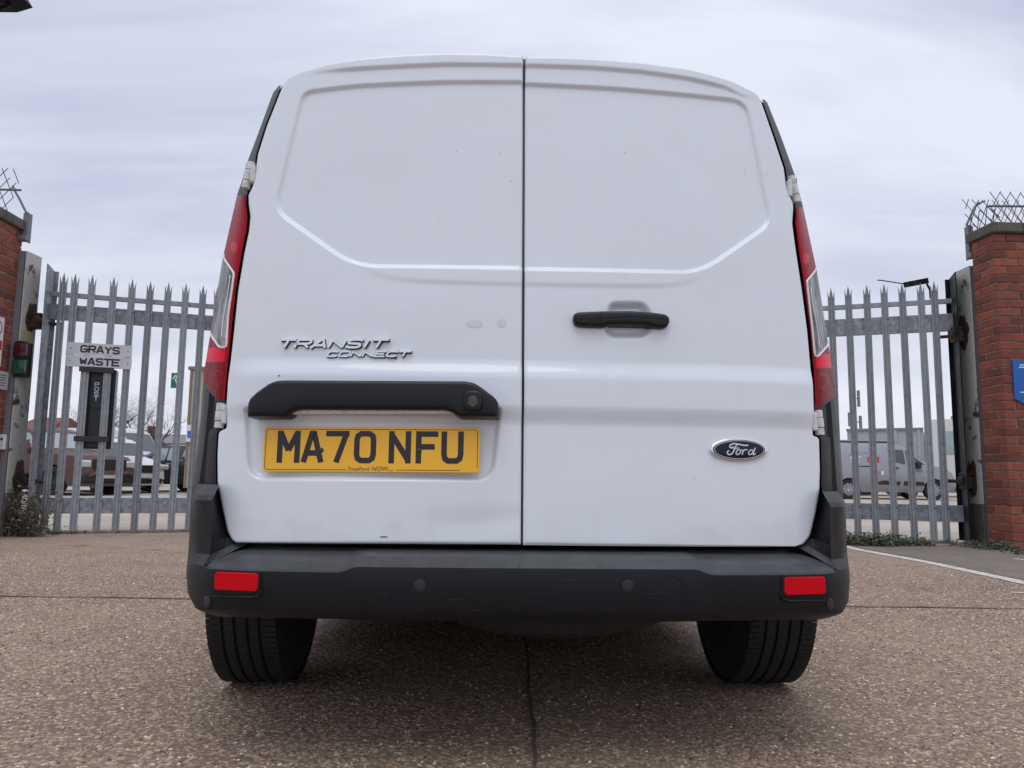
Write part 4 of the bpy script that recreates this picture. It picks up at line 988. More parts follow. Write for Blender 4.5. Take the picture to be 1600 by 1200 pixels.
def mk_rusty(name, paint, th=.55):
    m = new_mat(name, paint, .7); t = NT(m); v = t.coord(); n1 = t.noise(v, 2.6, 7, .68, .4); n2 = t.noise(v, 22, 5, .6)
    c = t.mix(t.ramp(n2, [(.4, 0), (.8, .5)]), paint, tuple(q * .6 for q in paint)); c = t.mix(t.ramp(n1, [(th, 0), (th + .05, 1)]), c, (.060, .036, .026)); c = t.mix(t.ramp(n1, [(th + .06, 0), (th + .13, .85)]), c, (.028, .020, .017))
    return t.out(c, None, t.bump(n1, .5, .01, t.bump(n2, .4, .004)))
M['post_paint'] = mk_rusty('peeling_post_paint', (.50, .49, .455), .545); M['post_edge'] = mk_rusty('post_edge_paint', (.20, .215, .24), .68); M['rust'] = mk_rusty('rust', (.085, .045, .03), .45); M['hinge_black'] = mk_rusty('greasy_hinge', (.022, .018, .016), .5)
M['strap'] = new_mat('strap_iron', (.030, .028, .027), .7); M['black_box'] = new_mat('black_box', (.012, .013, .017), .4); M['sign_white'] = new_mat('sign_plate', (.52, .53, .55), .5); t_ = NT(M['sign_white']); t_.out(t_.mix(t_.ramp(t_.noise(t_.coord(), 8, 5), [(.45, 0), (.8, .5)]), (.55, .56, .585), (.36, .36, .36)))
def post(p, wx, wy, h, label, sgn):
    r = thing('gate_post', label, 'gate post', (*p, 0), 0, 'steel posts carrying the gates'); x = sgn * wx / 2
    mb = MB(); mb.box((x + sgn * .012, wy / 2, h / 2), (wx - .012, wy - .012, h)); mb.obj('post_core', M['post_edge'], r, recalc=True)
    mb = MB(); mb.box((sgn * .003, wy / 2 + .006, h / 2), (.012, wy, h + .004), None, .002); mb.obj('web_plate', M['post_paint'], r, recalc=True)
    mb = MB(); mb.box((sgn * .003, wy / 2 + .006, .21), (.0165, wy + .003, .42), None, .002); mb.obj('post_foot', M['foot'], r, recalc=True)
    return r
M['foot'] = mk_stone('stained_post_foot', (.13, .12, .10), (.075, .065, .05), (.04, .035, .03))
post_l = post((-4.95, 7.60), .085, .25, 2.86, 'grey peeling steel gate post with signal lamps, rusted at its foot', -1)
post_r = post((4.72, 7.74), .075, .26, 2.86, 'grey peeling steel gate post with black hinge next to the blue-signed pillar', 1)
def hinge_set(r, y, z, sx):
    g = random.Random(int(z * 100) + 7 * (sx > 0)); bl = [(y + .03 + cos(2 * pi * k / 18) * .10 * g.uniform(.7, 1.15), z + .03 + sin(2 * pi * k / 18) * .19 * g.uniform(.65, 1.2)) for k in range(18)]
    mb = MB(); mb.prism(bl, (0, 0, 0), (0, 1, 0), (0, 0, 1), (sx, 0, 0), -.004, .0075); mb.obj('hinge_plate', M['rust'], r, recalc=True)
    mb = MB(); c = np.array((-sx * .0 + sx * .05, y + .09, z))
    mb.lathe([(.0001, -.075), (.055, -.075), (.07, -.04), (.062, -.035), (.062, .01), (.07, .02), (.058, .06), (.0001, .06)], c, (.25, 1, 0), 16); mb.box(c + np.array((0, -.03, -.06)), (.11, .10, .04), None, .008); mb.box(c + np.array((0, -.02, .07)), (.09, .09, .03), None, .008)
    mb.tube([c + np.array((0, .04, 0)), c + np.array((sx * .11, .12, .0))], .018, 8); mb.obj('hinge', M['hinge_black'], r, True, 35, recalc=True)
zl = lambda px, py, Y: at_y(px, py, Y)[2]
hinge_set(post_l, .14, zl(50, 502, 7.8), 1); hinge_set(post_r, .14, zl(1500, 522, 7.9), -1)
hinge_set(post_l, .15, zl(25, 752, 7.8), 1); hinge_set(post_r, .13, zl(1518, 752, 7.9), -1)

# palisade gates
def pale_mesh(H):
    mb = MB(); w = .0355; xs = [-w, -.018, -.011, .011, .018, w]; dp = [0, 0, -.014, -.014, 0, 0]; th = .004
    tops = [H - .075, H - .105, H - .085, H - .085, H - .105, H - .075]
    def panel(pts):
        n = len(pts); v = [(a, b, c) for a, b, c in pts] + [(a, b + th, c) for a, b, c in pts]
        mb.add(v, [tuple(range(n)), tuple(range(2 * n - 1, n - 1, -1))] + [(k, (k + 1) % n, (k + 1) % n + n, k + n) for k in range(n)])
    panel([(-w, 0, 0), (-.018, 0, 0), (-.018, 0, H - .115), (-.024, 0, H - .085), (-.0385, 0, H - .035), (-w, 0, H - .10)])
    panel([(.018, 0, 0), (w, 0, 0), (w, 0, H - .10), (.0385, 0, H - .035), (.024, 0, H - .085), (.018, 0, H - .115)])
    panel([(-.011, -.014, 0), (.011, -.014, 0), (.015, -.012, H - .075), (0, -.006, H), (-.015, -.012, H - .075)])
    panel([(-.018, 0, 0), (-.011, -.014, 0), (-.011, -.014, H - .08), (-.018, 0, H - .11)]); panel([(.011, -.014, 0), (.018, 0, 0), (.018, 0, H - .11), (.011, -.014, H - .08)])
    me = pymesh('pale', mb.v, mb.f); bm = bmesh.new(); bm.from_mesh(me); bmesh.ops.recalc_face_normals(bm, faces=bm.faces); bm.to_mesh(me); bm.free(); me.materials.append(M['galv']); return me
def gate(A, ang, sx, label, px_list, py_mid, zb, zt, rails, stile_m, n_total):
    """A: hinge end on the ground; the leaf runs along local +x (sx=1) or -x (sx=-1) from the hinge"""
    r = thing('palisade_gate', label, 'gate', (*A, 0), ang * sx, 'palisade gate leaves')
    ex = np.array([cos(ang * sx), sin(ang * sx)]); ny = np.array([-sin(ang * sx), cos(ang * sx)]); A2 = np.array(A)
    def s_of(px, py):
        d = ray(px, py); t = ((A2 - CAM[:2]) @ ny) / (d[:2] @ ny); return float((CAM[:2] + d[:2] * t - A2) @ ex)
    ss = [s_of(p, py_mid) for p in px_list]; last = ss[-1] if sx > 0 else ss[0]; lst = list(ss); pitch = .172; q = last
    while len(lst) < n_total: q += sx * pitch; lst.append(q)
    me = pale_mesh(zt - zb)
    for s in lst:
        p = link('pale', me, None, r); p.location = (s, -.034, zb + rng.normal(0, .003)); p.rotation_euler = (rng.normal(0, .002), rng.normal(0, .0025), rng.normal(0, .05))
    end = max(lst, key=abs); mid = end / 2; L = abs(end) + .10
    for (z0, z1, dpt, nm) in rails:
        mb = MB(); mb.box((mid, -.012 - .0, (z0 + z1) / 2), (L, .006, z1 - z0), None, .002); mb.box((mid, .012, z1 - .004), (L, .042, .006)); mb.box((mid, .012, z0 + .004), (L, .042, .006)); mb.obj(nm, M['galv_rail'] if z1 - z0 > .1 else M['galv'], r, recalc=True)
    bm_ = MB()
    for s in lst:
        for (z0, z1, _, nm) in rails[1:]:
            bm_.lathe([(.0001, .010), (.007, .009), (.010, .004), (.010, 0)], (s + .028, -.034, z1 - .03), (0, -1, 0), 8)
    o = bm_.obj('rail_bolts', M['galv_rail'], r, True); o['kind'] = 'stuff'
    mb = MB(); h = zt - zb + .03; x0 = -sx * .055
    mb.box((x0, -.06, zb + h / 2), (.010, .36, h), None, .002); mb.box((x0 + sx * .022, .10, zb + h / 2), (.04, .012, h)); mb.obj('hinge_stile', stile_m, r, recalc=True)
    mb = MB(); mb.box((end + sx * .07, .0, zb + h / 2), (.05, .05, h - .1), None, .004); mb.obj('meeting_stile', M['galv'], r, recalc=True)
    return r, s_of, lst
zq = lambda px, py, Y: at_y(px, py, Y)[2]
GA, GAng = (-4.79, 7.90), radians(20)
rl = [(zq(105, 464, 7.92), zq(105, 457, 7.92), 0, 'top_rail'), (zq(105, 500, 7.92), zq(105, 476, 7.92), 0, 'upper_rail'), (zq(105, 803, 7.92), zq(105, 778, 7.92), 0, 'lower_rail')]
gate_l, sL, lstL = gate(GA, GAng, 1, 'galvanised palisade gate leaf with the two-line nameplate and post box', [85, 105, 130, 165.5, 194.5, 223, 251.5, 279.5, 306], 632, .03, 2.715, rl, M['galv_rail'], 27)
GB = (4.62, 8.02)
rr_ = [(zq(1465, 475, 8.05), zq(1465, 468, 8.05), 0, 'top_rail'), (zq(1465, 518, 8.05), zq(1465, 491, 8.05), 0, 'upper_rail'), (zq(1465, 815, 8.05), zq(1465, 789, 8.05), 0, 'lower_rail')]
gate_r, sR, lstR = gate(GB, GAng, -1, 'galvanised palisade gate leaf with a dark hinge stile, nearest the blue-signed pillar', [1305.5, 1333, 1360.5, 1389.5, 1419, 1448.5, 1468], 645, .036, 2.775, rr_, M['galv_dark'], 26)
# bent bracket on top of the right leaf
mb = MB(); q = lambda px, py: np.array([sR(px, py), .03, zq(px, py, 8.2)])
mb.tube([q(1371, 435), q(1378, 436), q(1412, 444)], .006, 6); mb.box((q(1432, 442) + q(1432, 446)) / 2, (.24, .03, .055), [(1, 0, .14), (0, 1, 0), (-.14, 0, 1)]); mb.tube([q(1449, 447), q(1454, 456), q(1455, 470)], .012, 6); mb.obj('latch_bracket', M['galv_dark'], gate_r, recalc=True)
mb = MB(); mb.box((-sL(0, 0) * 0 + .07, -.055, zq(103, 504, 7.9)), (.02, .03, .022), None, .004); mb.obj('gate_bolt', M['sign_white'], gate_l, recalc=True)

# nameplates, post box, straps on the left leaf (world frame of the leaf)
ge = np.array([cos(GAng), sin(GAng), 0]); gn = np.array([sin(GAng), -cos(GAng), 0]); gz = np.array([0, 0, 1.0]); G0 = np.array([*GA, 0])
def on_leaf(px, py, off):
    d = ray(px, py); o = G0 + gn * off; t = ((o - CAM) @ gn) / (d @ gn); p = CAM + d * t; return p
def leaf_rect(tl, tr, br, bl, off):
    P = [on_leaf(*q, off) for q in (tl, tr, br, bl)]; c = sum(P) / 4; w = (np.linalg.norm((P[1] - P[0]) @ ge) + np.linalg.norm((P[2] - P[3]) @ ge)) / 2; h = ((P[0] - P[3])[2] + (P[1] - P[2])[2]) / 2; return c, w, h
for (q, txt, lab) in ((((106, 533.2), (206.5, 541.2), (206, 559.3), (103.5, 552.3)), 'GRAYS', 'white nameplate lettered GRAYS, upper of two on the palisade gate'), (((103.5, 552.8), (206, 559.8), (205, 578), (102.3, 571.6)), 'WASTE', 'white nameplate lettered WASTE, lower of two on the palisade gate')):
    c, w, h = leaf_rect(*q, .052)
    r = thing('sign', lab, 'sign', c, GAng, 'nameplates on the left gate'); mb = MB(); mb.prism(rrect(w, h, .012), (0, 0, 0), (1, 0, 0), (0, 0, 1), (0, -1, 0), -.003, .003, .001); pl = mb.obj('sign_plate', M['sign_white'], r, recalc=True)
    mb = MB(); word(mb, txt, -.285 * w, -h * .25, .092 * w, h * .50, .1225 * w, .0185, (0, 0, 0), (1, 0, 0), (0, 0, 1), (0, -1, 0), .0034, .0034); mb.obj('lettering', M['print_black'], pl)
    for sx in (-1, 1):
        mb = MB(); mb.lathe([(.0001, .008), (.006, .007), (.009, .003)], (sx * w * .44, 0, 0), (0, -1, 0), 8); mb.obj('fixing_screw', M['galv'], pl)
c, w, h = leaf_rect((126, 574), (181.5, 577.5), (171.5, 702), (116.5, 700.5), -.05)
r = thing('post_box', 'tall black post box lettered POST strapped behind the gate pales', 'post box', c, GAng)
mb = MB(); mb.box((0, .10, 0), (w, .16, h), None, .01); mb.box((0, .015, 0), (w * .36, .04, h * .97), None, .006); pb = mb.obj('box', M['black_box'], r, recalc=True)
mb = MB(); mb.prism(rounded([(-w * .19, -.16), (w * .19, -.16), (w * .19, .29), (-w * .19, .29)], [.05, .05, .004, .004]), (0, -.004, h * .19), (1, 0, 0), (0, 0, 1), (0, -1, 0), 0, .008, .003); fl = mb.obj('flap', M['black_box'], pb, recalc=True)
mb = MB()
for k, ch in enumerate('POST'): word(mb, ch, -.018, h * (.5 - .225) - .05 * k, .036, .038, .04, .0052, (0, -.012, 0), (1, 0, 0), (0, 0, 1), (0, -1, 0), .0006, .0006)
mb.obj('lettering', M['silver_print'], pb)
for dz in (h / 2 - .025, -h / 2 + .10):
    mb = MB(); mb.box((0, -.108, dz), (w * .98, .008, .055), None, .002); mb.obj('strap', M['strap'], r, recalc=True)
mb = MB(); mb.box((w / 2 + .004, .10, 0), (.006, .15, h * .98)); mb.obj('side_plate', M['galv'], r, recalc=True)

# things fixed to the left post and pillar
r = thing('signal_lamps', 'black housing with a red lamp over a green lamp on the peeling post', 'signal lamps', (-4.945, 7.64, zl(32, 562, 7.66)))
mb = MB(); mb.box((.03, .0, 0), (.10, .14, .36), None, .012); hs_ = mb.obj('housing', M['black_box'], r, recalc=True)
M['lamp_red'] = new_mat('dull_red_glass', (.060, .010, .014), .25, 0, Coat_Weight=.7); M['lamp_green'] = new_mat('dull_green_glass', (.010, .085, .050), .25, 0, Coat_Weight=.7)
for (zc, mm, nm) in ((.085, M['lamp_red'], 'red_lamp'), (-.085, M['lamp_green'], 'green_lamp')):
    mb = MB(); mb.prism(rrect(.135, .135, .02), (.055, -.062, zc), (1, 0, 0), (0, 0, 1), (0, -1, 0), -.01, .03, .012); mb.obj(nm, mm, r, True, 40, recalc=True)
    mb = MB(); p = [(a, b) for a, b in rrect(.142, .142, .02)]; stroke(mb, p + p[:1], .012, (.055, -.062, zc), (1, 0, 0), (0, 0, 1), (0, -1, 0), -.01, .022); mb.obj('lamp_surround', M['black_box'], r)
def wall_sign(name, lab, cat, tl, br, X, parts, yaw=pi / 2):
    """flat plate on the side face (plane X = const) between two sight lines"""
    def hit(px, py): d = ray(px, py); return CAM + d * (X / d[0])
    P, Q = hit(*tl), hit(*br); c = (P + Q) / 2; w, h = abs(Q[1] - P[1]), abs(P[2] - Q[2]); r = thing(name, lab, cat, c, yaw); return r, w, h
def plate_on(r, w, h, m, th=.006):
    mb = MB(); mb.prism(rrect(w, h, .01), (0, 0, 0), (1, 0, 0), (0, 0, 1), (0, -1, 0), -th, th / 2, .001); return mb.obj('sign_plate', m, r, recalc=True)
M['sign_clean'] = new_mat('white_sign', (.70, .71, .72), .4); M['sign_red'] = new_mat('sign_red', (.50, .02, .05), .45); M['label_yellow'] = new_mat('faded_label', (.44, .40, .20), .6); M['label_grey'] = new_mat('grey_label', (.40, .40, .40), .6)
Y_TO = lambda px, py, X: (CAM + ray(px, py) * (X / ray(px, py)[0]))
p0, p1 = Y_TO(8, 497, -4.985), Y_TO(3, 573, -4.985); sw_ = .40
r = thing('warning_sign', 'white warning sign with a red band, cut off by the picture edge', 'sign', (-4.990 - .0, p0[1] - sw_ / 2, (p0[2] + p1[2]) / 2), pi / 2); hh = p0[2] - p1[2]
pl = plate_on(r, sw_, hh, M['sign_clean']); mb = MB(); mb.prism([(-sw_ / 2 + .01, -hh * .17), (sw_ / 2 - .01, -hh * .17), (sw_ / 2 - .01, .01), (-sw_ / 2 + .01, .01)], (0, -.0032, 0), (1, 0, 0), (0, 0, 1), (0, -1, 0), 0, .0005); mb.obj('red_band', M['sign_red'], pl)
for cx in (-.09, .10):
    mb = MB(); e_ = [(a + cx, b + hh * .27) for a, b in ellipse(.072, .072, 28)]; stroke(mb, e_ + e_[:1], .013, (0, 0, 0), (1, 0, 0), (0, 0, 1), (0, -1, 0), .0036, .0036); stroke(mb, [(cx - .05, hh * .27 + .05), (cx + .05, hh * .27 - .05)], .011, (0, 0, 0), (1, 0, 0), (0, 0, 1), (0, -1, 0), .0037, .0037); mb.obj('prohibition_ring', M['sign_red'], pl)
p0, p1 = Y_TO(14, 582, -4.985), Y_TO(12, 610, -4.985)
r = thing('label_plate', 'small grey instruction plate below the warning sign on brick', 'sign', (-4.988, p0[1] - .10, (p0[2] + p1[2]) / 2), pi / 2); pl = plate_on(r, .20, p0[2] - p1[2], M['label_grey'])
mb = MB()
for k in range(5): stroke(mb, [(-.07, .05 - .025 * k), (.06 - .01 * (k % 3), .05 - .025 * k)], .007, (0, 0, 0), (1, 0, 0), (0, 0, 1), (0, -1, 0), .0036, .0036)
mb.obj('printed_lines', M['print_black'], pl)
r = thing('maker_label', 'faded yellow and white sticker above the red lamp on the post', 'sticker', (-4.9405, 7.70, zl(40, 527, 7.72)), pi / 2); pl = plate_on(r, .15, .13, M['label_yellow'], .002)
r = thing('key_switch', 'small white key switch low on the left-hand post face', 'switch', (-5.01, 7.585, zl(4, 691, 7.6))); mb = MB(); mb.box((0, 0, 0), (.06, .04, .15), None, .008); bx = mb.obj('switch_body', M['sign_clean'], r, recalc=True); mb = MB(); mb.lathe([(.0001, .004), (.012, .003), (.014, 0)], (0, -.02, .03), (0, -1, 0), 12); mb.obj('keyhole', M['black_box'], bx)
r = thing('switch_box', 'small grey switch box between the right-hand post and the bricks', 'switch', (4.80, 7.63, zl(1541, 710, 7.6))); mb = MB(); mb.box((0, 0, 0), (.075, .05, .145), None, .008); bx = mb.obj('switch_body', M['label_grey'], r, recalc=True)
for dz, mm in ((.035, M['black_box']), (-.02, M['rust'])):
    mb = MB(); mb.box((-.012, -.026, dz), (.022, .008, .03), None, .003); mb.obj('push_button', mm, bx, recalc=True)
# blue sign on the right pillar's front face
M['sign_blue'] = new_mat('sign_blue', (.005, .105, .42), .35)
fx = np.array([cos(.05), sin(.05), 0]); fn = np.array([sin(.05), -cos(.05), 0]); PC = np.array([4.72, 7.32, 0]); 
def on_front(px, py): d = ray(px, py); t = ((PC - CAM) @ fn) / (d @ fn); return CAM + d * t
tl = on_front(1580.5, 563); sh_ = tl[2] - on_front(1582.5, 623)[2]; sw_ = .36
r = thing('blue_sign', 'bright blue sign with a pointed foot on the brick pillar', 'sign', tl + fn * .008 + fx * sw_ / 2, .05)
mb = MB(); mb.prism([(-sw_ / 2, 0), (-sw_ / 2, -sh_), (0, -sh_ - .10), (sw_ / 2, -sh_), (sw_ / 2, 0)], (0, 0, 0), (1, 0, 0), (0, 0, 1), (0, -1, 0), -.006, .004); pl = mb.obj('sign_plate', M['sign_blue'], r, recalc=True)
for (z, a, b, w_) in ((-.045, -.105, .12, .010), (-.068, -.115, .115, .010), (-.31, -.115, .115, .010)):
    mb = MB(); stroke(mb, [(a, z), (b, z)], w_, (0, 0, 0), (1, 0, 0), (0, 0, 1), (0, -1, 0), .0045, .0045); mb.obj('printed_line', M['print_white'], pl)
mb = MB(); mb.prism(ellipse(.085, .085, 30), (.02, 0, -.19), (1, 0, 0), (0, 0, 1), (0, -1, 0), .004, .0047); mb.obj('dark_disc', new_mat('deep_blue', (.003, .03, .15), .4), pl)

# anti-climb mesh on bent arms above both pillars
def strands(mb, o, u, v, w, h, cell=.105, r=.0042, wave=.0):
    """diamond mesh in the frame o,u,v (w wide, h high), strands clipped at the edges and left ragged"""
    o, u, v = map(lambda a: np.array(a, float), (o, u, v)); n = np.cross(u, v)
    for sg in (1, -1):
        k = -int(h / cell) - 2
        while k * cell < w + h + cell:
            x0 = k * cell; pts = []
            for j in range(0, int(h / .05) + 1):
                b = j * .05; a = x0 + sg * b * .62 if sg > 0 else x0 + h * .62 - b * .62
                if -.01 <= a <= w + .01: pts.append(o + u * a + v * b + n * (.006 * sg + wave * sin(a * 9)))
            if len(pts) >= 2:
                pts = pts if rng.random() > .12 else pts[:max(2, len(pts) - 2)]; mb.tube([pts[0], pts[-1]] if wave == 0 else pts, r, 4, False)
            k += 1
def spiked_top(p, sgn, label, arm_px, tY, rail, sheets):
    r = thing('anti_climb_guard', label, 'mesh guard', (p[0], p[1], 0), 0, 'mesh guards above the pillars'); L = lambda P: np.array(P) - np.array([p[0], p[1], 0])
    q = [at_y(*a, tY) for a in arm_px]; mb = MB(); mb.box(L((q[0] + q[1]) / 2) + np.array([0, .03, 0]), (.008, .06, abs(q[1][2] - q[0][2]))); mb.box(L((q[0] + q[1]) / 2) + np.array([sgn * .025, .0, 0]), (.05, .008, abs(q[1][2] - q[0][2]))); mb.box(L(q[0]) + np.array([sgn * .03, -.02, .03]), (.10, .08, .05), None, .004); mb.obj('upright', M['post_edge'], r, recalc=True)
    mb = MB(); mb.tube([L(a) for a in q[1:]], [.012] * (len(q) - 2) + [.009], 8); mb.box(L(q[-2]), (.035, .03, .03), None, .006); mb.obj('arm', M['post_edge'], r, True, 40)
    mb = MB(); mb.tube([L(a) for a in rail], .012, 8); mb.obj('rail', M['post_edge'], r, True)
    mb = MB()
    for s in sheets: strands(mb, L(s[0]), *s[1:])
    o = mb.obj('wire_mesh', new_mat('mesh_wire', (.05, .05, .05), .6, .3), r); o['kind'] = 'stuff'
zc = PTOP + .10
spiked_top((4.76, 7.72), 1, 'loose wire mesh and bent arm on top of the pillar with the blue sign', [(1514, 405), (1514, 353), (1510, 352), (1523, 323), (1529, 318), (1539, 314)], 7.72,
           [at_y(1543, 322, 7.5), at_y(1700, 323, 7.5)], [((4.74, 7.36, zc), (1, .05, 0), (0, .05, 1), .62, .36), ((4.66, 7.62, zc + .05), (1, .04, 0), (-.25, -.05, 1), .66, .33), ((4.72, 7.70, zc), (.15, -.98, 0), (-.3, 0, .95), .42, .22)])
spiked_top((-5.02, 7.6), -1, 'bent arm holding torn wire mesh over the pillar beside the signal lamps', [(42, 378), (44, 333), (41, 332), (30, 310), (22, 296), (20, 290)], 7.62,
           [at_y(-120, 293, 7.5), at_y(33, 297, 7.5)], [((-5.65, 7.35, zc + .03), (1, .1, 0), (.18, .02, 1), .62, .46), ])

# flood lamp reaching in at the top corner
fl = thing('flood_lamp', 'dark lamp arm poking in at the top corner of the sky', 'lamp', (-6.1, 7.2, 0))
def fq(px, py): return at_y(px, py, 7.2) - np.array([-6.1, 7.2, 0])
mb = MB(); mb.tube([(0, 0, 0), (0, 0, 5.6)], .06, 12); mb.obj('pole', M['galv'], fl, True, 40)
mb = MB(); c = (fq(12, -2) + fq(-30, -4)) / 2; mb.tube([fq(-60, 24), fq(0, 14), fq(16, 6)], [.022, .018, .022], 8); mb.obj('bracket', M['galv_dark'], fl, True, 40)
mb = MB(); mb.add([*(fq(-40, 5)[None] + np.array([[0, -.15, 0], [0, .15, 0]])), *(fq(12, 5.5)[None] + np.array([[0, -.15, 0], [0, .15, 0]])), *(fq(37, -2)[None] + np.array([[0, -.15, 0], [0, .15, 0]])), *(fq(-40, -30)[None] + np.array([[0, -.15, 0], [0, .15, 0]])), *(fq(20, -30)[None] + np.array([[0, -.15, 0], [0, .15, 0]]))], [(0, 2, 4, 8, 6), (1, 7, 9, 5, 3), (0, 1, 3, 2), (2, 3, 5, 4), (4, 5, 9, 8), (8, 9, 7, 6), (6, 7, 1, 0)]); mb.obj('lamp_head', M['galv_dark'], fl, recalc=True)

# weeds
def mk_leaf(name, a, b):
    m = new_mat(name, a, .7); t = NT(m); gi = t.n('ShaderNodeNewGeometry'); return t.out(t.mix(gi.outputs['Random Per Island'], a, b))
M['weed'] = mk_leaf('weed_leaf', (.045, .062, .028), (.14, .15, .105)); M['weed_dry'] = mk_leaf('dry_weed', (.075, .065, .045), (.17, .155, .12))
def weeds(spots, n, hmin, hmax, spread, mat, leaf):
    mb = MB()
    for (x, y, k) in spots:
        for _ in range(int(n * k)):
            bx, by = x + rng.normal(0, spread), y + rng.normal(0, spread * .6); h = rng.uniform(hmin, hmax) * (.5 + .5 * k); a = rng.uniform(0, 2 * pi); lean = rng.uniform(.1, .7)
            d = np.array([cos(a), sin(a), 0]); tip = np.array([bx, by, 0]) + d * h * lean + np.array([0, 0, h]); s = np.array([-d[1], d[0], 0]) * .0022
            mb.add([np.array([bx, by, 0]) - s, np.array([bx, by, 0]) + s, tip], [(0, 1, 2)])
            for j in range(6):
                u = rng.uniform(.15, 1); p = np.array([bx, by, 0]) * (1 - u) + tip * u; q = rng.normal(0, 1, 3); q[2] *= .5; q /= np.linalg.norm(q); e = np.cross(q, rng.normal(0, 1, 3)); e /= np.linalg.norm(e) + 1e-6; L = leaf * rng.uniform(.5, 1.3)
                mb.add([p, p + q * L * .5 + e * L * .28, p + q * L, p + q * L * .5 - e * L * .28], [(0, 1, 2, 3)])
    return mb.obj('weeds', mat, kind='stuff')
gp_ = lambda px, py: tuple(ground_at(px, py)[:2])
weeds([(*gp_(x, y), k) for x, y, k in ((1320, 849, .9), (1332, 851, 1), (1345, 852, 1), (1358, 853, 1), (1370, 853, 1.0), (1384, 853, .9), (1398, 853, .8), (1412, 852, .6), (1428, 853, .5), (1442, 853, .35), (1390, 846, .5))], 70, .03, .13, .085, M['weed'], .030)
weeds([(*gp_(x, y), k) for x, y, k in ((1500, 853, .4), (1520, 856, .6), (1545, 858, .9), (1555, 859, .8), (1568, 861, .5), (1595, 867, .3))], 50, .03, .11, .07, M['weed'], .028)
weeds([(*gp_(x, y), k) for x, y, k in ((28, 837, 1), (36, 838, 1), (44, 838, .8), (55, 839, .35), (20, 838, .4))], 90, .10, .62, .055, M['weed_dry'], .034)
weeds([(*gp_(x, y), k) for x, y, k in ((70, 836, .3), (92, 835, .4), (120, 834, .25), (76, 832, .4))], 30, .03, .12, .06, M['weed'], .025)
# concrete threshold under the gates
def threshold(p, q, w, mat, z=.03):
    p, q = np.array(p), np.array(q); d = (q - p) / np.linalg.norm(q - p); n = np.array([-d[1], d[0]]); mb = MB(); c = (p + q) / 2
    mb.box((c[0], c[1], z / 2), (np.linalg.norm(q - p), w, z), [(d[0], d[1], 0), (n[0], n[1], 0), (0, 0, 1)], .006); return mb.obj('kerb', mat, kind='structure', recalc=True)
M['kerb'] = mk_stone('kerb_concrete', (.40, .375, .33), (.28, .26, .22), (.12, .11, .09))
threshold((-4.75, 8.02), (-.2, 9.70), .09, M['kerb']); threshold((4.6, 8.13), (.3, 9.72), .09, M['kerb'])
# ------------------------------------------------------------------ the yard beyond the gates
def gpos(px, Y):
    """ground point at distance Y below the photo column px"""
    d = ray(px, 745); p = CAM + d * (Y / d[1]); return (p[0], Y, 0)
def veh_paint(name, c, rough=.3, metal=.0, dirt=(.2, .18, .15), coat=.5):
    m = new_mat(name, c, rough, metal, Coat_Weight=coat, Coat_Roughness=.1); t = NT(m); v = t.coord(); sz = t.n('ShaderNodeSeparateXYZ'); t.l(v, sz.inputs[0])
    n1 = t.noise(v, 4, 5); f = t.math('MULTIPLY', t.ramp(sz.outputs[2], [(.25, .75), (.95, .0)]), t.ramp(n1, [(.3, .35), (.7, 1)])); return t.out(t.mix(f, c, dirt))
M['rubber2'] = new_mat('far_tyre', (.018, .018, .019), .8); M['alloy'] = new_mat('alloy_wheel', (.42, .43, .45), .35, .6); M['steel_wheel'] = new_mat('black_steel_wheel', (.03, .03, .032), .5, .3)
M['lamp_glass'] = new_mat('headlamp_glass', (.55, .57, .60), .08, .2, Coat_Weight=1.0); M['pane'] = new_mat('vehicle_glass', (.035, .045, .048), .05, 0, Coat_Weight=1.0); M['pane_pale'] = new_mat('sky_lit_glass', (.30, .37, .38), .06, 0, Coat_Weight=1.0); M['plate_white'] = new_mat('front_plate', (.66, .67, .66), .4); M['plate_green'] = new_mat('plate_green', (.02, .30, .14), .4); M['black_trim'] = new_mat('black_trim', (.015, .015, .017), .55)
def car_shell(L, W, prof, belt, roof_k, nose=.82):
    """half-width and ring functions of a car body; prof: (x, top) from rear (0) to front (L)"""
    px_, pz_ = zip(*prof)
    top = lambda x: float(np.interp(x, px_, pz_)); hw = lambda x: W / 2 * (1 - (1 - nose) * max(0, (x / L - .80) / .20) ** 2 - .10 * max(0, (.10 - x / L) / .10) ** 2)
    return top, hw
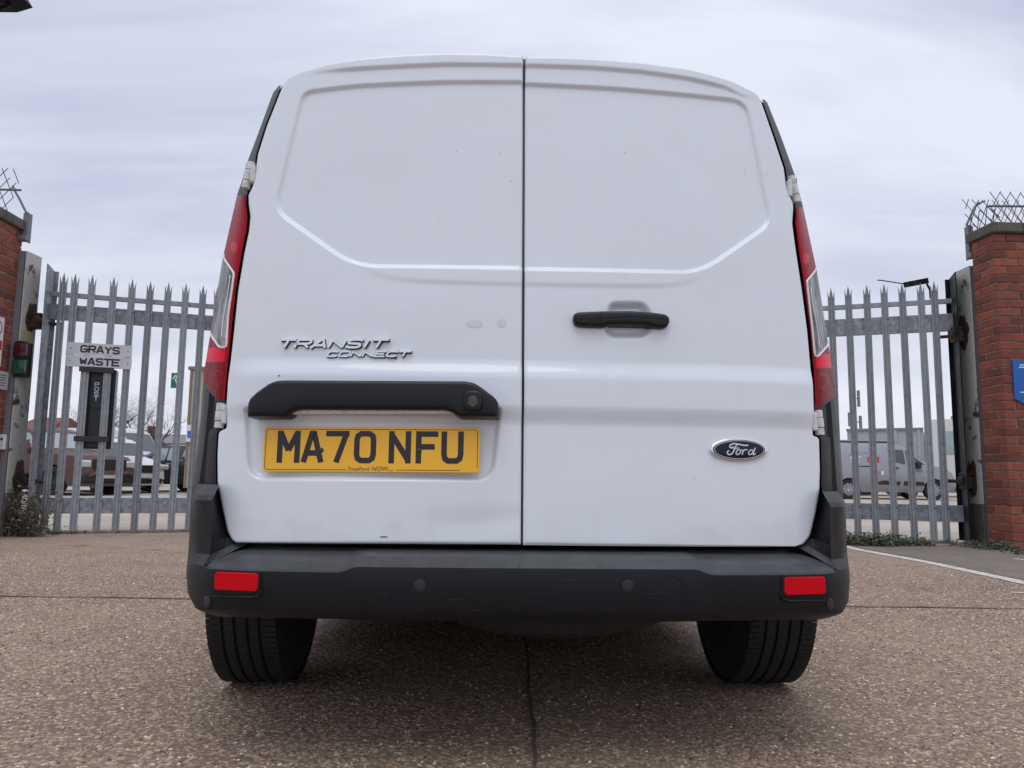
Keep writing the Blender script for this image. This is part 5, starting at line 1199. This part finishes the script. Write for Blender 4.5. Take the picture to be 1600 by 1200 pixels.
def car(name, label, cat, pos, rz, L, W, prof, belt, roof_k, paint, wheels, wr, windows, screen, extras, group=None, glass=None, rim='alloy', sill=.24):
    r = thing(name, label, cat, pos, rz, group); top, hw = car_shell(L, W, prof, belt, roof_k); xs = np.unique(np.r_[np.linspace(0, L, 41), [p[0] for p in prof], *[np.linspace(w - wr * 1.12, w + wr * 1.12, 13) for w in wheels]]); V = []; nr = 15
    glass = glass or M['pane']
    def side_w(x, z):
        h, t = hw(x), top(x); b = min(belt, t - .05)
        if z <= b: return h * float(np.interp(z, [sill, .5, b], [.95, 1.0, .965]))
        return h * (.965 + (roof_k - .965) * (z - b) / max(.05, t - b) if t > belt + .1 else .965 - .2 * (z - b) / max(.05, t - b))
    for x in xs:
        t = top(x); zlo = sill
        for w in wheels:
            q = (wr * 1.12) ** 2 - (x - w) ** 2
            if q > 0: zlo = max(zlo, min(wr + sqrt(q), t - .15))
        zs = [zlo, max(zlo + .005, .45), max(zlo + .01, min(belt, t - .05) * .75 + .1), max(zlo + .015, min(belt, t - .05)), max(zlo + .02, t - .06), t - .02]
        half = [(side_w(x, z), z) for z in zs[:5]] + [(side_w(x, zs[4]) - .04, t - .015), (side_w(x, zs[4]) * .5, t + .012)]
        ring = [(x, -a, z) for a, z in half] + [(x, 0, t + .018)] + [(x, a, z) for a, z in half[::-1]]; V += ring
    n = len(xs); F = [(i * nr + k, (i + 1) * nr + k, (i + 1) * nr + k + 1, i * nr + k + 1) for i in range(n - 1) for k in range(nr - 1)] + [tuple(range(nr)), tuple((n - 1) * nr + k for k in range(nr - 1, -1, -1))]
    body = obj('body', V, F, paint, r, True, 38)
    for wpoly in windows:                                  # side glass, both flanks
        for s in (-1, 1):
            p = rounded(wpoly, .05, 3); v = [(a, s * (side_w(a, b) + .006), b) for a, b in p]; v2 = [(a, s * (side_w(a, b) - .03), b) for a, b in p]; m = len(p)
            obj('side_window', v + v2, [tuple(range(m))] + [(k, (k + 1) % m, (k + 1) % m + m, k + m) for k in range(m)], glass, body)
    for (x0, x1, k0, k1) in screen:                        # windscreen / rear screen between two stations
        v = []
        for i in range(5):
            x = x0 + (x1 - x0) * i / 4; t = top(x); w = (side_w(x, t - .06) - .06) * (k0 + (k1 - k0) * i / 4)
            v += [(x, w * (j / 3 - 1) , t + .026 - .018 * abs(j / 3 - 1)) for j in range(7)]
        obj('windscreen', v, [(i * 7 + j, i * 7 + j + 1, (i + 1) * 7 + j + 1, (i + 1) * 7 + j) for i in range(4) for j in range(6)], glass, body, True)
    for w in wheels:
        for s in (-1, 1):
            wh = bpy.data.objects.new('wheel', None); COL.objects.link(wh); wh.parent = r; wh.location = (w, s * (W / 2 - .12), wr)
            mb = MB(); mb.lathe([(wr * .62, .09 * s), (wr * .92, .10 * s), (wr, .06 * s), (wr, -.08 * s), (wr * .6, -.1 * s)], (0, 0, 0), (0, 1, 0), 28); mb.obj('tyre', M['rubber2'], wh, True, 40)
            mb = MB(); mb.lathe([(.0001, .05 * s), (wr * .2, .06 * s), (wr * .24, .03 * s), (wr * .6, .03 * s), (wr * .66, .085 * s)], (0, 0, 0), (0, 1, 0), 24)
            for k in range(10):
                a = 2 * pi * k / 10; d = np.array([cos(a), 0, sin(a)]); mb.box(d * wr * .42 + np.array([0, .065 * s, 0]), (wr * .42, .03, wr * .09), [tuple(d), (0, 1, 0), (-d[2], 0, d[0])])
            mb.obj('rim', M[rim], wh, True, 40)
    for nm, mat, kind, a in extras:
        mb = MB()
        if kind == 'box': mb.box(*a)
        elif kind == 'side':                               # flat piece on both flanks, proud of the skin
            for s in (-1, 1):
                p = a[0]; v = [(x, s * (side_w(x, z) + a[1]), z) for x, z in p]; v2 = [(x, s * (side_w(x, z) - .02), z) for x, z in p]; m = len(p); mb = MB(); mb.add(v + v2, [tuple(range(m))] + [(k, (k + 1) % m, (k + 1) % m + m, k + m) for k in range(m)]); mb.obj(nm, M[mat] if isinstance(mat, str) else mat, body)
            continue
        elif kind == 'text':                               # lettering on the flank that faces the camera
            txt, x0, z0, size, m_ = a; word(mb, txt, 0, 0, size * .8, size, size * 1.12, size * .24, (x0, -(side_w(x0, z0) + .008), z0), (1, 0, 0), (0, 0, 1), (0, -1, 0), 0, 0); mb.obj(nm, m_, body); continue
        elif kind == 'front':                              # plate on the nose
            w_, h_, y_, z_, x_ = a; mb.box((x_, y_, z_), (.03, w_, h_), None, .006)
        elif kind == 'tube': mb.tube(*a)
        mb.obj(nm, M[mat] if isinstance(mat, str) else mat, body, recalc=True)
    return r
# --- silver works van, right
P_SIL = veh_paint('silver_grey_paint', (.30, .305, .34), .3, .35, (.16, .145, .125)); M['pr_red'] = new_mat('red_print', (.45, .05, .05), .5); M['pr_pale'] = new_mat('pale_print', (.72, .72, .76), .5); M['pr_pink'] = new_mat('pink_print', (.50, .13, .17), .5); M['pr_blue'] = new_mat('blue_print', (.16, .19, .27), .5)
L_ = 4.40; vx = gpos(1474, 26); silver = (vx[0] - L_, 26.0, 0)
ex_ = [('flank_moulding', 'black_trim', 'side', ([(1.62, .50), (2.45, .46), (2.50, .58), (1.95, .62)], .012)), ('flank_moulding', 'black_trim', 'side', ([(2.60, .46), (3.30, .46), (3.24, .58), (2.62, .60)], .012)), ('sliding_rail', 'black_trim', 'side', ([(.20, 1.05), (1.55, 1.05), (1.55, 1.085), (.20, 1.085)], .008)),
       ('door_handle', 'black_trim', 'side', ([(2.22, 1.0), (2.47, 1.0), (2.43, 1.05), (2.26, 1.05)], .03)), ('door_gap', 'black_trim', 'side', ([(2.12, .40), (2.135, .40), (2.135, 1.66), (2.12, 1.66)], .003)), ('door_gap', 'black_trim', 'side', ([(3.38, .62), (3.395, .62), (3.395, 1.1), (3.38, 1.1)], .003)), ('door_gap', 'black_trim', 'side', ([(1.55, .40), (1.565, .40), (1.565, 1.66), (1.55, 1.66)], .003)),
       ('roof_bar', 'black_trim', 'tube', ([(.4, -.72, 1.86), (2.3, -.70, 1.86)], .025, 6)), ('roof_bar', 'black_trim', 'tube', ([(.4, .72, 1.86), (2.3, .70, 1.86)], .025, 6)), ('ladder_rail', 'galv', 'tube', ([(.2, -.3, 1.92), (2.7, -.3, 1.92)], .03, 6)), ('ladder_rail', 'galv', 'tube', ([(.2, .1, 1.92), (2.7, .1, 1.92)], .03, 6)),
       ('side_lettering', None, 'text', ('ST', .92, 1.20, .17, M['pr_pale'])), ('side_lettering', None, 'text', ('CH', 1.50, 1.20, .17, M['pr_red'])), ('side_patch', 'pr_pink', 'side', ([(1.68, .80), (1.86, .80), (1.86, .92), (1.68, .92)], .004)), ('side_patch', 'pr_pale', 'side', ([(1.58, .80), (1.66, .80), (1.66, .92), (1.58, .92)], .004)), ('side_patch', 'pr_pale', 'side', ([(1.89, .80), (1.96, .80), (1.96, .92), (1.89, .92)], .004)), ('side_lettering', None, 'text', ('TMS', 2.95, .90, .09, M['pr_blue'])), ('side_stripe', 'pr_blue', 'side', ([(.9, 1.44), (1.15, 1.50), (1.45, 1.52), (1.75, 1.46), (1.74, 1.445), (1.45, 1.50), (1.15, 1.48), (.9, 1.42)], .004)),
       ('headlight', 'lamp_glass', 'side', ([(4.05, .80), (4.30, .74), (4.28, .92), (4.02, .98)], .006)), ('door_mirror', 'black_trim', 'box', ((3.06, -1.0, 1.12), (.14, .20, .22), None, .04)), ('bumper', 'black_trim', 'box', ((4.36, 0, .42), (.14, 1.5, .30), None, .04))]
car('works_van', 'silver van with part lettering on its side, parked beyond the right-hand gate', 'van', silver, 0.0, L_, 1.83, [(0, 1.5), (.05, 1.78), (.3, 1.83), (2.4, 1.83), (2.75, 1.74), (3.15, 1.40), (3.5, 1.16), (4.05, 1.04), (4.28, .88), (4.40, .55)], 1.10, .84, P_SIL, (.83, 3.60), .325, [[(2.32, 1.22), (2.70, 1.13), (2.68, 1.62), (2.22, 1.62)], [(2.76, 1.13), (3.36, 1.13), (3.26, 1.22), (2.74, 1.62)]], [(2.80, 3.38, .95, 1.0)], ex_)
# --- white lorry, right
M['lorry_white'] = veh_paint('lorry_white', (.66, .67, .65), .35, 0, (.30, .29, .26)); M['tip_grey'] = veh_paint('tipper_grey', (.38, .385, .40), .6, 0, (.22, .21, .2)); M['beacon'] = new_mat('amber_beacon', (.60, .12, .03), .3); M['visor'] = new_mat('grey_visor', (.20, .205, .215), .5); M['teal_glass'] = new_mat('green_glass', (.20, .30, .285), .08, 0, Coat_Weight=1.0)
lp_ = gpos(1500, 30); lorry = thing('tipper_lorry', 'white lorry cab with amber beacon behind the silver van', 'lorry', (lp_[0], lp_[1], 0), radians(-30))
mb = MB(); mb.prism(rounded([(-.9, .75), (1.15, .55), (1.30, 1.25), (1.12, 2.75), (.9, 2.95), (-.9, 2.95)], .12, 4), (0, 0, 0), (1, 0, 0), (0, 0, 1), (0, -1, 0), -1.2, 1.2); cab = mb.obj('cab', M['lorry_white'], lorry, True, 40, recalc=True)
mb = MB(); v = [(1.325 - .19 * k, y * 1.08, 1.42 + 1.12 * k) for k in (0, .5, 1) for y in (-1, -.5, 0, .5, 1)]; mb.add(v, [(i * 5 + j, i * 5 + j + 1, i * 5 + j + 6, i * 5 + j + 5) for i in range(2) for j in range(4)]); mb.obj('windscreen', M['teal_glass'], cab, True)
mb = MB(); mb.prism(rounded([(-.45, 1.6), (.95, 1.6), (.92, 1.75), (.72, 2.5), (-.45, 2.5)], .06), (0, -1.2, 0), (1, 0, 0), (0, 0, 1), (0, -1, 0), -.02, .012); mb.obj('side_window', M['pane_pale'], cab, recalc=True)
mb = MB(); mb.box((1.15, 0, 2.78), (.30, 2.3, .22), None, .05); mb.obj('sun_visor', M['visor'], cab, recalc=True)
mb = MB(); mb.box((.3, 0, 3.03), (1.0, 2.1, .16), None, .06); mb.obj('roof_cap', M['visor'], cab, recalc=True)
for y in (-.75, .75):
    mb = MB(); mb.lathe([(.0001, .22), (.07, .2), (.09, .05), (.10, 0)], (.35, y, 3.10), (0, 0, 1), 14); mb.obj('beacon', M['beacon'], cab, True, 40)
for s in (-1, 1):
    mb = MB(); mb.box((1.25, s * 1.52, 2.05), (.16, .34, .85), None, .06); mb.tube([(1.1, s * 1.2, 2.5), (1.25, s * 1.5, 2.5)], .03, 6); mb.tube([(1.1, s * 1.2, 1.6), (1.25, s * 1.5, 1.62)], .03, 6); mb.obj('wing_mirror', M['visor'], cab, recalc=True)
    mb = MB(); mb.box((1.32, s * .88, .80), (.06, .42, .2), None, .03); mb.obj('headlight', M['lamp_glass'], cab, recalc=True)
mb = MB(); mb.box((1.25, 0, .52), (.30, 2.4, .36), None, .05); mb.obj('bumper', M['black_trim'], cab, recalc=True)
mb = MB(); mb.box((1.335, 0, 1.12), (.04, 1.7, .30), None, .02); mb.obj('grille', M['black_trim'], cab, recalc=True)
mb = MB(); mb.box((1.36, 0, .92), (.03, 2.0, .06)); mb.obj('chrome_bar', M['lamp_glass'], cab, recalc=True)
mb = MB(); mb.box((-2.2, 0, .85), (3.4, .9, .28)); mb.obj('chassis', M['black_trim'], lorry, recalc=True)
mb = MB(); mb.box((-2.5, 0, 1.85), (2.7, 2.35, 1.45), None, .03); tb = mb.obj('tipper_body', M['tip_grey'], lorry, recalc=True)
for k in range(4):
    mb = MB(); mb.box((-3.7 + k * .8, -1.2, 1.85), (.09, .06, 1.4)); mb.obj('body_rib', M['tip_grey'], tb, recalc=True)
mb = MB(); mb.box((-2.5, -1.18, 2.60), (2.74, .10, .10)); mb.obj('top_rail', M['visor'], tb, recalc=True)
for (x, s) in ((.35, -1), (.35, 1), (-2.2, -1), (-2.2, 1), (-3.4, -1), (-3.4, 1)):
    mb = MB(); mb.lathe([(.0001, .05 * s), (.28, .02 * s), (.34, .12 * s), (.50, .14 * s), (.52, .1 * s), (.52, -.12 * s), (.3, -.14 * s)], (x, s * 1.02, .52), (0, 1, 0), 26); mb.obj('wheel', M['rubber2'], lorry, True, 40)
# --- red-brown 4x4, left
P_RED = veh_paint('faded_red_paint', (.085, .032, .026), .55, 0, (.10, .075, .06), .1); rp = gpos(80, 20.5)
suv_prof = [(0, 1.2), (.05, 1.72), (.3, 1.78), (2.1, 1.78), (2.55, 1.66), (3.05, 1.20), (3.25, 1.12), (4.25, 1.02), (4.45, .90), (4.55, .55)]
ex_ = [('front_bumper', 'black_trim', 'box', ((4.48, 0, .45), (.26, 1.74, .26), None, .05)), ('grille', 'black_trim', 'front', (1.0, .26, 0, .80, 4.52)), ('number_plate', 'plate_white', 'front', (.50, .11, 0, .50, 4.62)), ('plate_flash', 'plate_green', 'front', (.10, .108, .22, .50, 4.624)), ('headlight', 'lamp_glass', 'box', ((4.40, -.68, .80), (.22, .34, .2), None, .04)), ('headlight', 'lamp_glass', 'box', ((4.40, .68, .80), (.22, .34, .2), None, .04)), ('bull_bar', P_RED, 'tube', ([(4.5, -.8, .42), (4.66, -.5, .58), (4.70, .5, .58), (4.5, .8, .42)], .04, 8)), ('door_mirror', 'black_trim', 'box', ((2.95, -1.02, 1.14), (.15, .22, .18), None, .04)), ('flank_cladding', 'black_trim', 'side', ([(.9, .28), (3.2, .28), (3.2, .50), (.9, .50)], .02)), ('door_gap', 'black_trim', 'side', ([(1.95, .4), (1.965, .4), (1.965, 1.7), (1.95, 1.7)], .003))]
car('red_car', 'faded red-brown four-by-four with a white number plate, beyond the left gate', 'car', (rp[0] - 2.45, rp[1] + 1.3, 0), radians(-22), 4.55, 1.85, suv_prof, 1.10, .82, P_RED, (.85, 3.62), .37, [[(.35, 1.15), (1.0, 1.15), (1.0, 1.64), (.5, 1.64)], [(1.08, 1.15), (1.90, 1.15), (1.90, 1.66), (1.08, 1.66)], [(1.98, 1.15), (2.95, 1.15), (2.50, 1.60), (1.98, 1.66)]], [(2.60, 3.05, .95, 1.05)], ex_, group=None, glass=M['pane_pale'], rim='steel_wheel')
# --- white estate, left
P_WHT = veh_paint('white_car_paint', (.70, .71, .71), .25, 0, (.42, .40, .36)); wp = gpos(214, 22.5)
ex_ = [('grille', 'black_trim', 'front', (1.1, .22, 0, .70, 4.50)), ('number_plate', 'plate_white', 'front', (.50, .11, 0, .50, 4.58)), ('headlight', 'lamp_glass', 'box', ((4.36, -.70, .76), (.26, .36, .15), None, .04)), ('headlight', 'lamp_glass', 'box', ((4.36, .70, .76), (.26, .36, .15), None, .04)), ('lower_grille', 'black_trim', 'front', (1.3, .16, 0, .34, 4.52)), ('fog_light_surround', 'black_trim', 'front', (.26, .18, -.74, .42, 4.46)), ('fog_light_surround', 'black_trim', 'front', (.26, .18, .74, .42, 4.46)), ('bumper_trim', 'lamp_glass', 'box', ((4.47, 0, .26), (.14, 1.4, .06), None, .02)), ('door_mirror', P_WHT, 'box', ((2.85, -1.0, 1.08), (.15, .22, .16), None, .04)), ('roof_rail', 'galv', 'tube', ([(.5, -.62, 1.66), (2.1, -.62, 1.68)], .025, 6))]
hat = [(0, 1.0), (.06, 1.40), (.45, 1.60), (2.1, 1.62), (2.5, 1.52), (3.05, 1.08), (3.3, 1.02), (4.2, .86), (4.42, .72), (4.52, .45)]
car('white_car', 'white estate car facing the gate, between the red four-by-four and dark car', 'car', (wp[0] - 3.1, wp[1] + 2.6, 0), radians(-42), 4.52, 1.8, hat, .98, .80, P_WHT, (.82, 3.62), .33, [[(.4, 1.04), (1.05, 1.04), (1.05, 1.48), (.6, 1.48)], [(1.12, 1.04), (1.9, 1.04), (1.9, 1.52), (1.12, 1.52)], [(1.98, 1.04), (2.85, 1.04), (2.45, 1.46), (1.98, 1.52)]], [(2.55, 3.05, .95, 1.05)], ex_)
# --- dark car, left
P_DRK = veh_paint('dark_blue_paint', (.020, .022, .032), .22, .2, (.06, .055, .05)); dp = gpos(296, 24)
ex_ = [('grille', 'black_trim', 'front', (1.0, .2, 0, .60, 4.36)), ('number_plate', 'plate_white', 'front', (.50, .11, 0, .46, 4.44)), ('headlight', 'lamp_glass', 'box', ((4.22, -.66, .70), (.26, .32, .14), None, .04)), ('headlight', 'lamp_glass', 'box', ((4.22, .66, .70), (.26, .32, .14), None, .04)), ('door_mirror', P_DRK, 'box', ((2.75, -.98, 1.02), (.15, .22, .15), None, .04)), ('door_handle', 'lamp_glass', 'side', ([(1.75, .86), (1.92, .86), (1.92, .885), (1.75, .885)], .02))]
car('dark_car', 'dark saloon car parked beside the cream cabin, next to the white van', 'car', (dp[0] - 2.0, dp[1] + 1.6, 0), radians(-25), 4.4, 1.76, [(0, .9), (.05, 1.05), (.7, 1.20), (1.3, 1.46), (2.3, 1.46), (2.7, 1.36), (3.15, 1.0), (4.1, .82), (4.3, .68), (4.4, .42)], .93, .78, P_DRK, (.80, 3.50), .32, [[(.95, .98), (1.65, .98), (1.65, 1.36), (1.35, 1.36)], [(1.72, .98), (2.85, .98), (2.55, 1.32), (1.72, 1.38)]], [(2.75, 3.12, .95, 1.05), (.75, 1.3, 1, .95)], ex_, glass=M['pane_pale'])
# --- pale panel van far behind the post box
fp = gpos(178, 33); P_PV = veh_paint('pale_van_paint', (.62, .63, .66), .35)
car('panel_van', 'pale box-shaped van in the distance behind the post box', 'van', (fp[0] - 2.6, fp[1], 0), radians(-12), 5.2, 2.0, [(0, 2.2), (.05, 2.38), (3.5, 2.40), (3.9, 2.25), (4.5, 1.35), (5.05, 1.1), (5.2, .6)], 1.3, .88, P_PV, (1.0, 4.1), .35, [[(3.4, 1.35), (4.3, 1.35), (3.95, 1.95), (3.4, 2.0)]], [(3.95, 4.45, .95, 1.0)], [('bumper', 'black_trim', 'box', ((5.15, 0, .45), (.14, 1.7, .3), None, .04))])

# --- cream cabin with its signs
M['cream'] = mk_stone('cream_cladding', (.52, .475, .37), (.45, .41, .315), (.36, .32, .25)); M['brown_trim'] = new_mat('cabin_trim', (.22, .17, .13), .6)
c0 = gpos(288.5, 21); cab_ = thing('site_cabin', 'tall cream site cabin with brown edges, half hidden by the van', 'cabin', (c0[0], 21, 0), radians(4))
zt = at_y(290, 577, 21)[2]; mb = MB(); mb.box((3.1, 1.25, zt / 2 + .1), (6.2, 2.5, zt - .2), None, .02); cw = mb.obj('wall', M['cream'], cab_, recalc=True)
for x in (0.0, .36, 1.5, 3.0, 4.5, 6.2):
    mb = MB(); mb.box((x + .02, -.015, zt / 2 + .1), (.06, .05, zt - .2)); mb.obj('corner_trim' if x in (0, 6.2) else 'joint_strip', M['brown_trim'], cw, recalc=True)
mb = MB(); mb.box((3.1, 1.25, zt + .03), (6.34, 2.64, .10), None, .02); mb.obj('roof', M['brown_trim'], cab_, recalc=True)
for x in (.4, 3.0, 5.8):
    mb = MB(); mb.box((x, 1.25, .1), (.3, 2.3, .2)); mb.obj('skid', M['black_trim'], cab_, recalc=True)
q = at_y(298.5, 677, 20.9); r = thing('notice', 'white and blue notice on the foot of the cream cabin', 'sign', (q[0], 20.93, q[2]), radians(4)); mb = MB(); mb.prism(rrect(.26, .46, .01), (0, 0, 0), (1, 0, 0), (0, 0, 1), (0, -1, 0), 0, .02); pl = mb.obj('sign_plate', M['sign_clean'], r, recalc=True); mb = MB(); mb.prism(rrect(.20, .20, .01), (0, 0, -.03), (1, 0, 0), (0, 0, 1), (0, -1, 0), .0205, .024); mb.obj('blue_panel', new_mat('notice_blue', (.05, .16, .42), .5), pl, recalc=True)
q = at_y(274, 594.5, 22); r = thing('assembly_sign', 'green sign on a slim pole beside the cream cabin', 'sign', (q[0], 22, 0)); mb = MB(); mb.tube([(.06, .04, 0), (.06, .04, q[2] + .3)], .035, 8); mb.obj('pole', M['galv'], r, True); mb = MB(); mb.prism(rrect(.24, .44, .015), (0, 0, q[2]), (1, 0, 0), (0, 0, 1), (0, -1, 0), -.015, .01); pl = mb.obj('sign_plate', new_mat('sign_green', (.015, .16, .085), .5), r, recalc=True)
mb = MB(); stroke(mb, [(-.07, .02), (-.01, .12), (.06, .10), (.0, .0), (.05, -.10)], .035, (0, 0, q[2] + .02), (1, 0, 0), (0, 0, 1), (0, -1, 0), .0105, .0105); mb.obj('white_symbol', M['print_white'], pl)

# --- houses, sheds and mast on the horizon
M['tile_brown'] = mk_stone('brown_roof', (.14, .085, .062), (.10, .068, .054), (.08, .065, .055)); M['tile_grey'] = mk_stone('grey_roof', (.25, .25, .255), (.20, .20, .205), (.15, .15, .15)); M['render'] = mk_stone('pale_render', (.42, .40, .37), (.36, .34, .31), (.28, .27, .25)); M['brick_far'] = mk_stone('far_brick', (.22, .10, .07), (.18, .085, .065), (.14, .075, .06))
def house(px0, px1, py_eave, py_ridge, Y, label, wall, roof, name='house', cat='house', nwin=3, hip=.0):
    a, b = gpos(px0, Y), gpos(px1, Y); w = b[0] - a[0]; ze, zr = at_y((px0 + px1) / 2, py_eave, Y)[2], at_y((px0 + px1) / 2, py_ridge, Y)[2]; d = max(6, w * .55)
    r = thing(name, label, cat, ((a[0] + b[0]) / 2, Y, 0)); mb = MB(); mb.box((0, d / 2, ze / 2), (w, d, ze)); wl = mb.obj('wall', wall, r, recalc=True)
    mb = MB(); o = .3; h = w * hip; v = [(-w/2 - o, -o, ze - .05), (w/2 + o, -o, ze - .05), (w/2 + o, d + o, ze - .05), (-w/2 - o, d + o, ze - .05), (-w/2 - o + h, d/2, zr), (w/2 + o - h, d/2, zr)]; mb.add(v, [(0, 1, 5, 4), (2, 3, 4, 5), (1, 2, 5), (3, 0, 4), (3, 2, 1, 0)]); rf = mb.obj('roof', roof, r, recalc=True)
    for k in range(nwin):
        x = -w / 2 + w * (k + .5) / nwin; mb = MB(); mb.box((x, -.01, ze * .62), (min(1.3, w / nwin * .5), .08, ze * .28)); wd = mb.obj('window', M['sign_clean'], wl, recalc=True); mb = MB(); mb.box((x, -.03, ze * .62), (min(1.1, w / nwin * .42), .08, ze * .22)); mb.obj('pane', M['pane'], wd, recalc=True)
    if cat == 'house':
        mb = MB(); mb.box((w * .28, d / 2, zr + .2), (.7, .7, 1.4)); mb.obj('chimney', M['brick_far'], rf, recalc=True)
    return r
house(197, 217, 695, 676, 85, 'brown roofed house below the bare trees, left of the grey roof', M['brick_far'], M['tile_brown'], hip=.1)
house(222, 288, 692, 677, 110, 'long low grey roofed building between the bare trees and cream cabin', M['render'], M['tile_grey'], name='low_building', cat='building', nwin=7)
house(20, 62, 668, 648, 60, 'red roofed building behind the left gate post', M['render'], M['brick_far'], name='red_roof_building', cat='building', nwin=3)
house(1300, 1372, 697, 686, 70, 'pale low shed behind the silver van', M['render'], M['tile_grey'], name='shed', cat='shed', nwin=4)
house(128, 170, 700, 684, 95, 'small brown roofed house behind the post box', M['brick_far'], M['tile_brown'], nwin=3)
house(1560, 1760, 690, 668, 80, 'long warehouse hidden behind the right brick pillar', M['render'], M['tile_grey'], name='warehouse', cat='warehouse', nwin=8)
mp = gpos(1339, 120); mz = at_y(1339, 600, 120)[2]; ms = thing('radio_mast', 'slim radio mast with aerials far beyond the silver van', 'mast', (mp[0], 120, 0)); mb = MB(); mb.tube([(0, 0, 0), (0, 0, mz)], [.42, .22], 8); mb.obj('pole', M['galv'], ms, True)
for (dz, dx, h) in ((1.5, .75, 2.6), (4.8, -.8, 2.2), (7.6, .9, 1.6), (5.2, .9, 2.0)):
    mb = MB(); mb.box((dx, 0, mz - dz - .8), (.42, .3, h), None, .05); mb.tube([(0, 0, mz - dz - .8), (dx, 0, mz - dz - .8)], .08, 5); mb.obj('aerial', M['visor'], ms, recalc=True)

# --- bare trees
M['bark'] = mk_stone('winter_bark', (.075, .062, .052), (.055, .047, .041), (.040, .036, .030))
def tree(px, py_top, Y, label, seed, spread=1.0):
    g = random.Random(seed); p = gpos(px, Y); H = at_y(px, py_top, Y)[2]; r = thing('bare_tree', label, 'tree', p, 0, 'bare winter trees beyond the yard'); tr, cr = MB(), MB()
    def grow_(a, d, L, rad, lev):
        n = 4; pts = [a]; rr = [rad]; q = a.copy(); dd = d.copy()
        for k in range(n):
            dd = dd + np.array([g.gauss(0, .13), g.gauss(0, .13), g.gauss(.04, .08)]) * (1 + .25 * lev); dd /= np.linalg.norm(dd); q = q + dd * L / n; pts.append(q); rr.append(rad * (1 - .55 * (k + 1) / n))
        (tr if lev < 2 else cr).tube(pts, rr, 6 if lev < 2 else (4 if lev < 4 else 3), False)
        if lev >= 5: return
        kids = {0: 5, 1: 5, 2: 4, 3: 4, 4: 4}[lev]
        for k in range(kids):
            i = g.choice([1, 2, 3, 4]) if lev else g.choice([2, 3, 4, 4]); a2 = pts[i]; th = g.uniform(0, 2 * pi); up = g.uniform(.25, .9) if lev < 2 else g.uniform(-.15, .8); s = spread * (1.0 if lev else .8)
            nd = dd * .55 + np.array([cos(th) * s, sin(th) * s, up]) * .75; nd /= np.linalg.norm(nd); grow_(a2, nd, L * g.uniform(.55, .78), rr[i] * .62, lev + 1)
    grow_(np.array([0, 0, 0.0]), np.array([g.gauss(0, .05), 0, 1.0]), H * .36, H * .020, 0)
    zmax = max(v[2] for v in cr.v); k = H / zmax; cr.v = [(a * k, b * k, c * k) for a, b, c in cr.v]; tr.v = [(a * k, b * k, c * k) for a, b, c in tr.v]
    tr.obj('trunk', M['bark'], r, True); o = cr.obj('crown', M['bark'], r); o['kind'] = 'stuff'; return r
tree(112, 606, 46, 'small bare tree just left of the black post box', 3)
tree(176, 580, 46, 'tallest bare tree, rising straight behind the post box', 11, 1.1)
tree(212, 592, 48, 'bushy bare tree above the brown house roof', 23, 1.15)
tree(240, 602, 50, 'bare tree nearest the green sign and cream cabin', 31, .9)
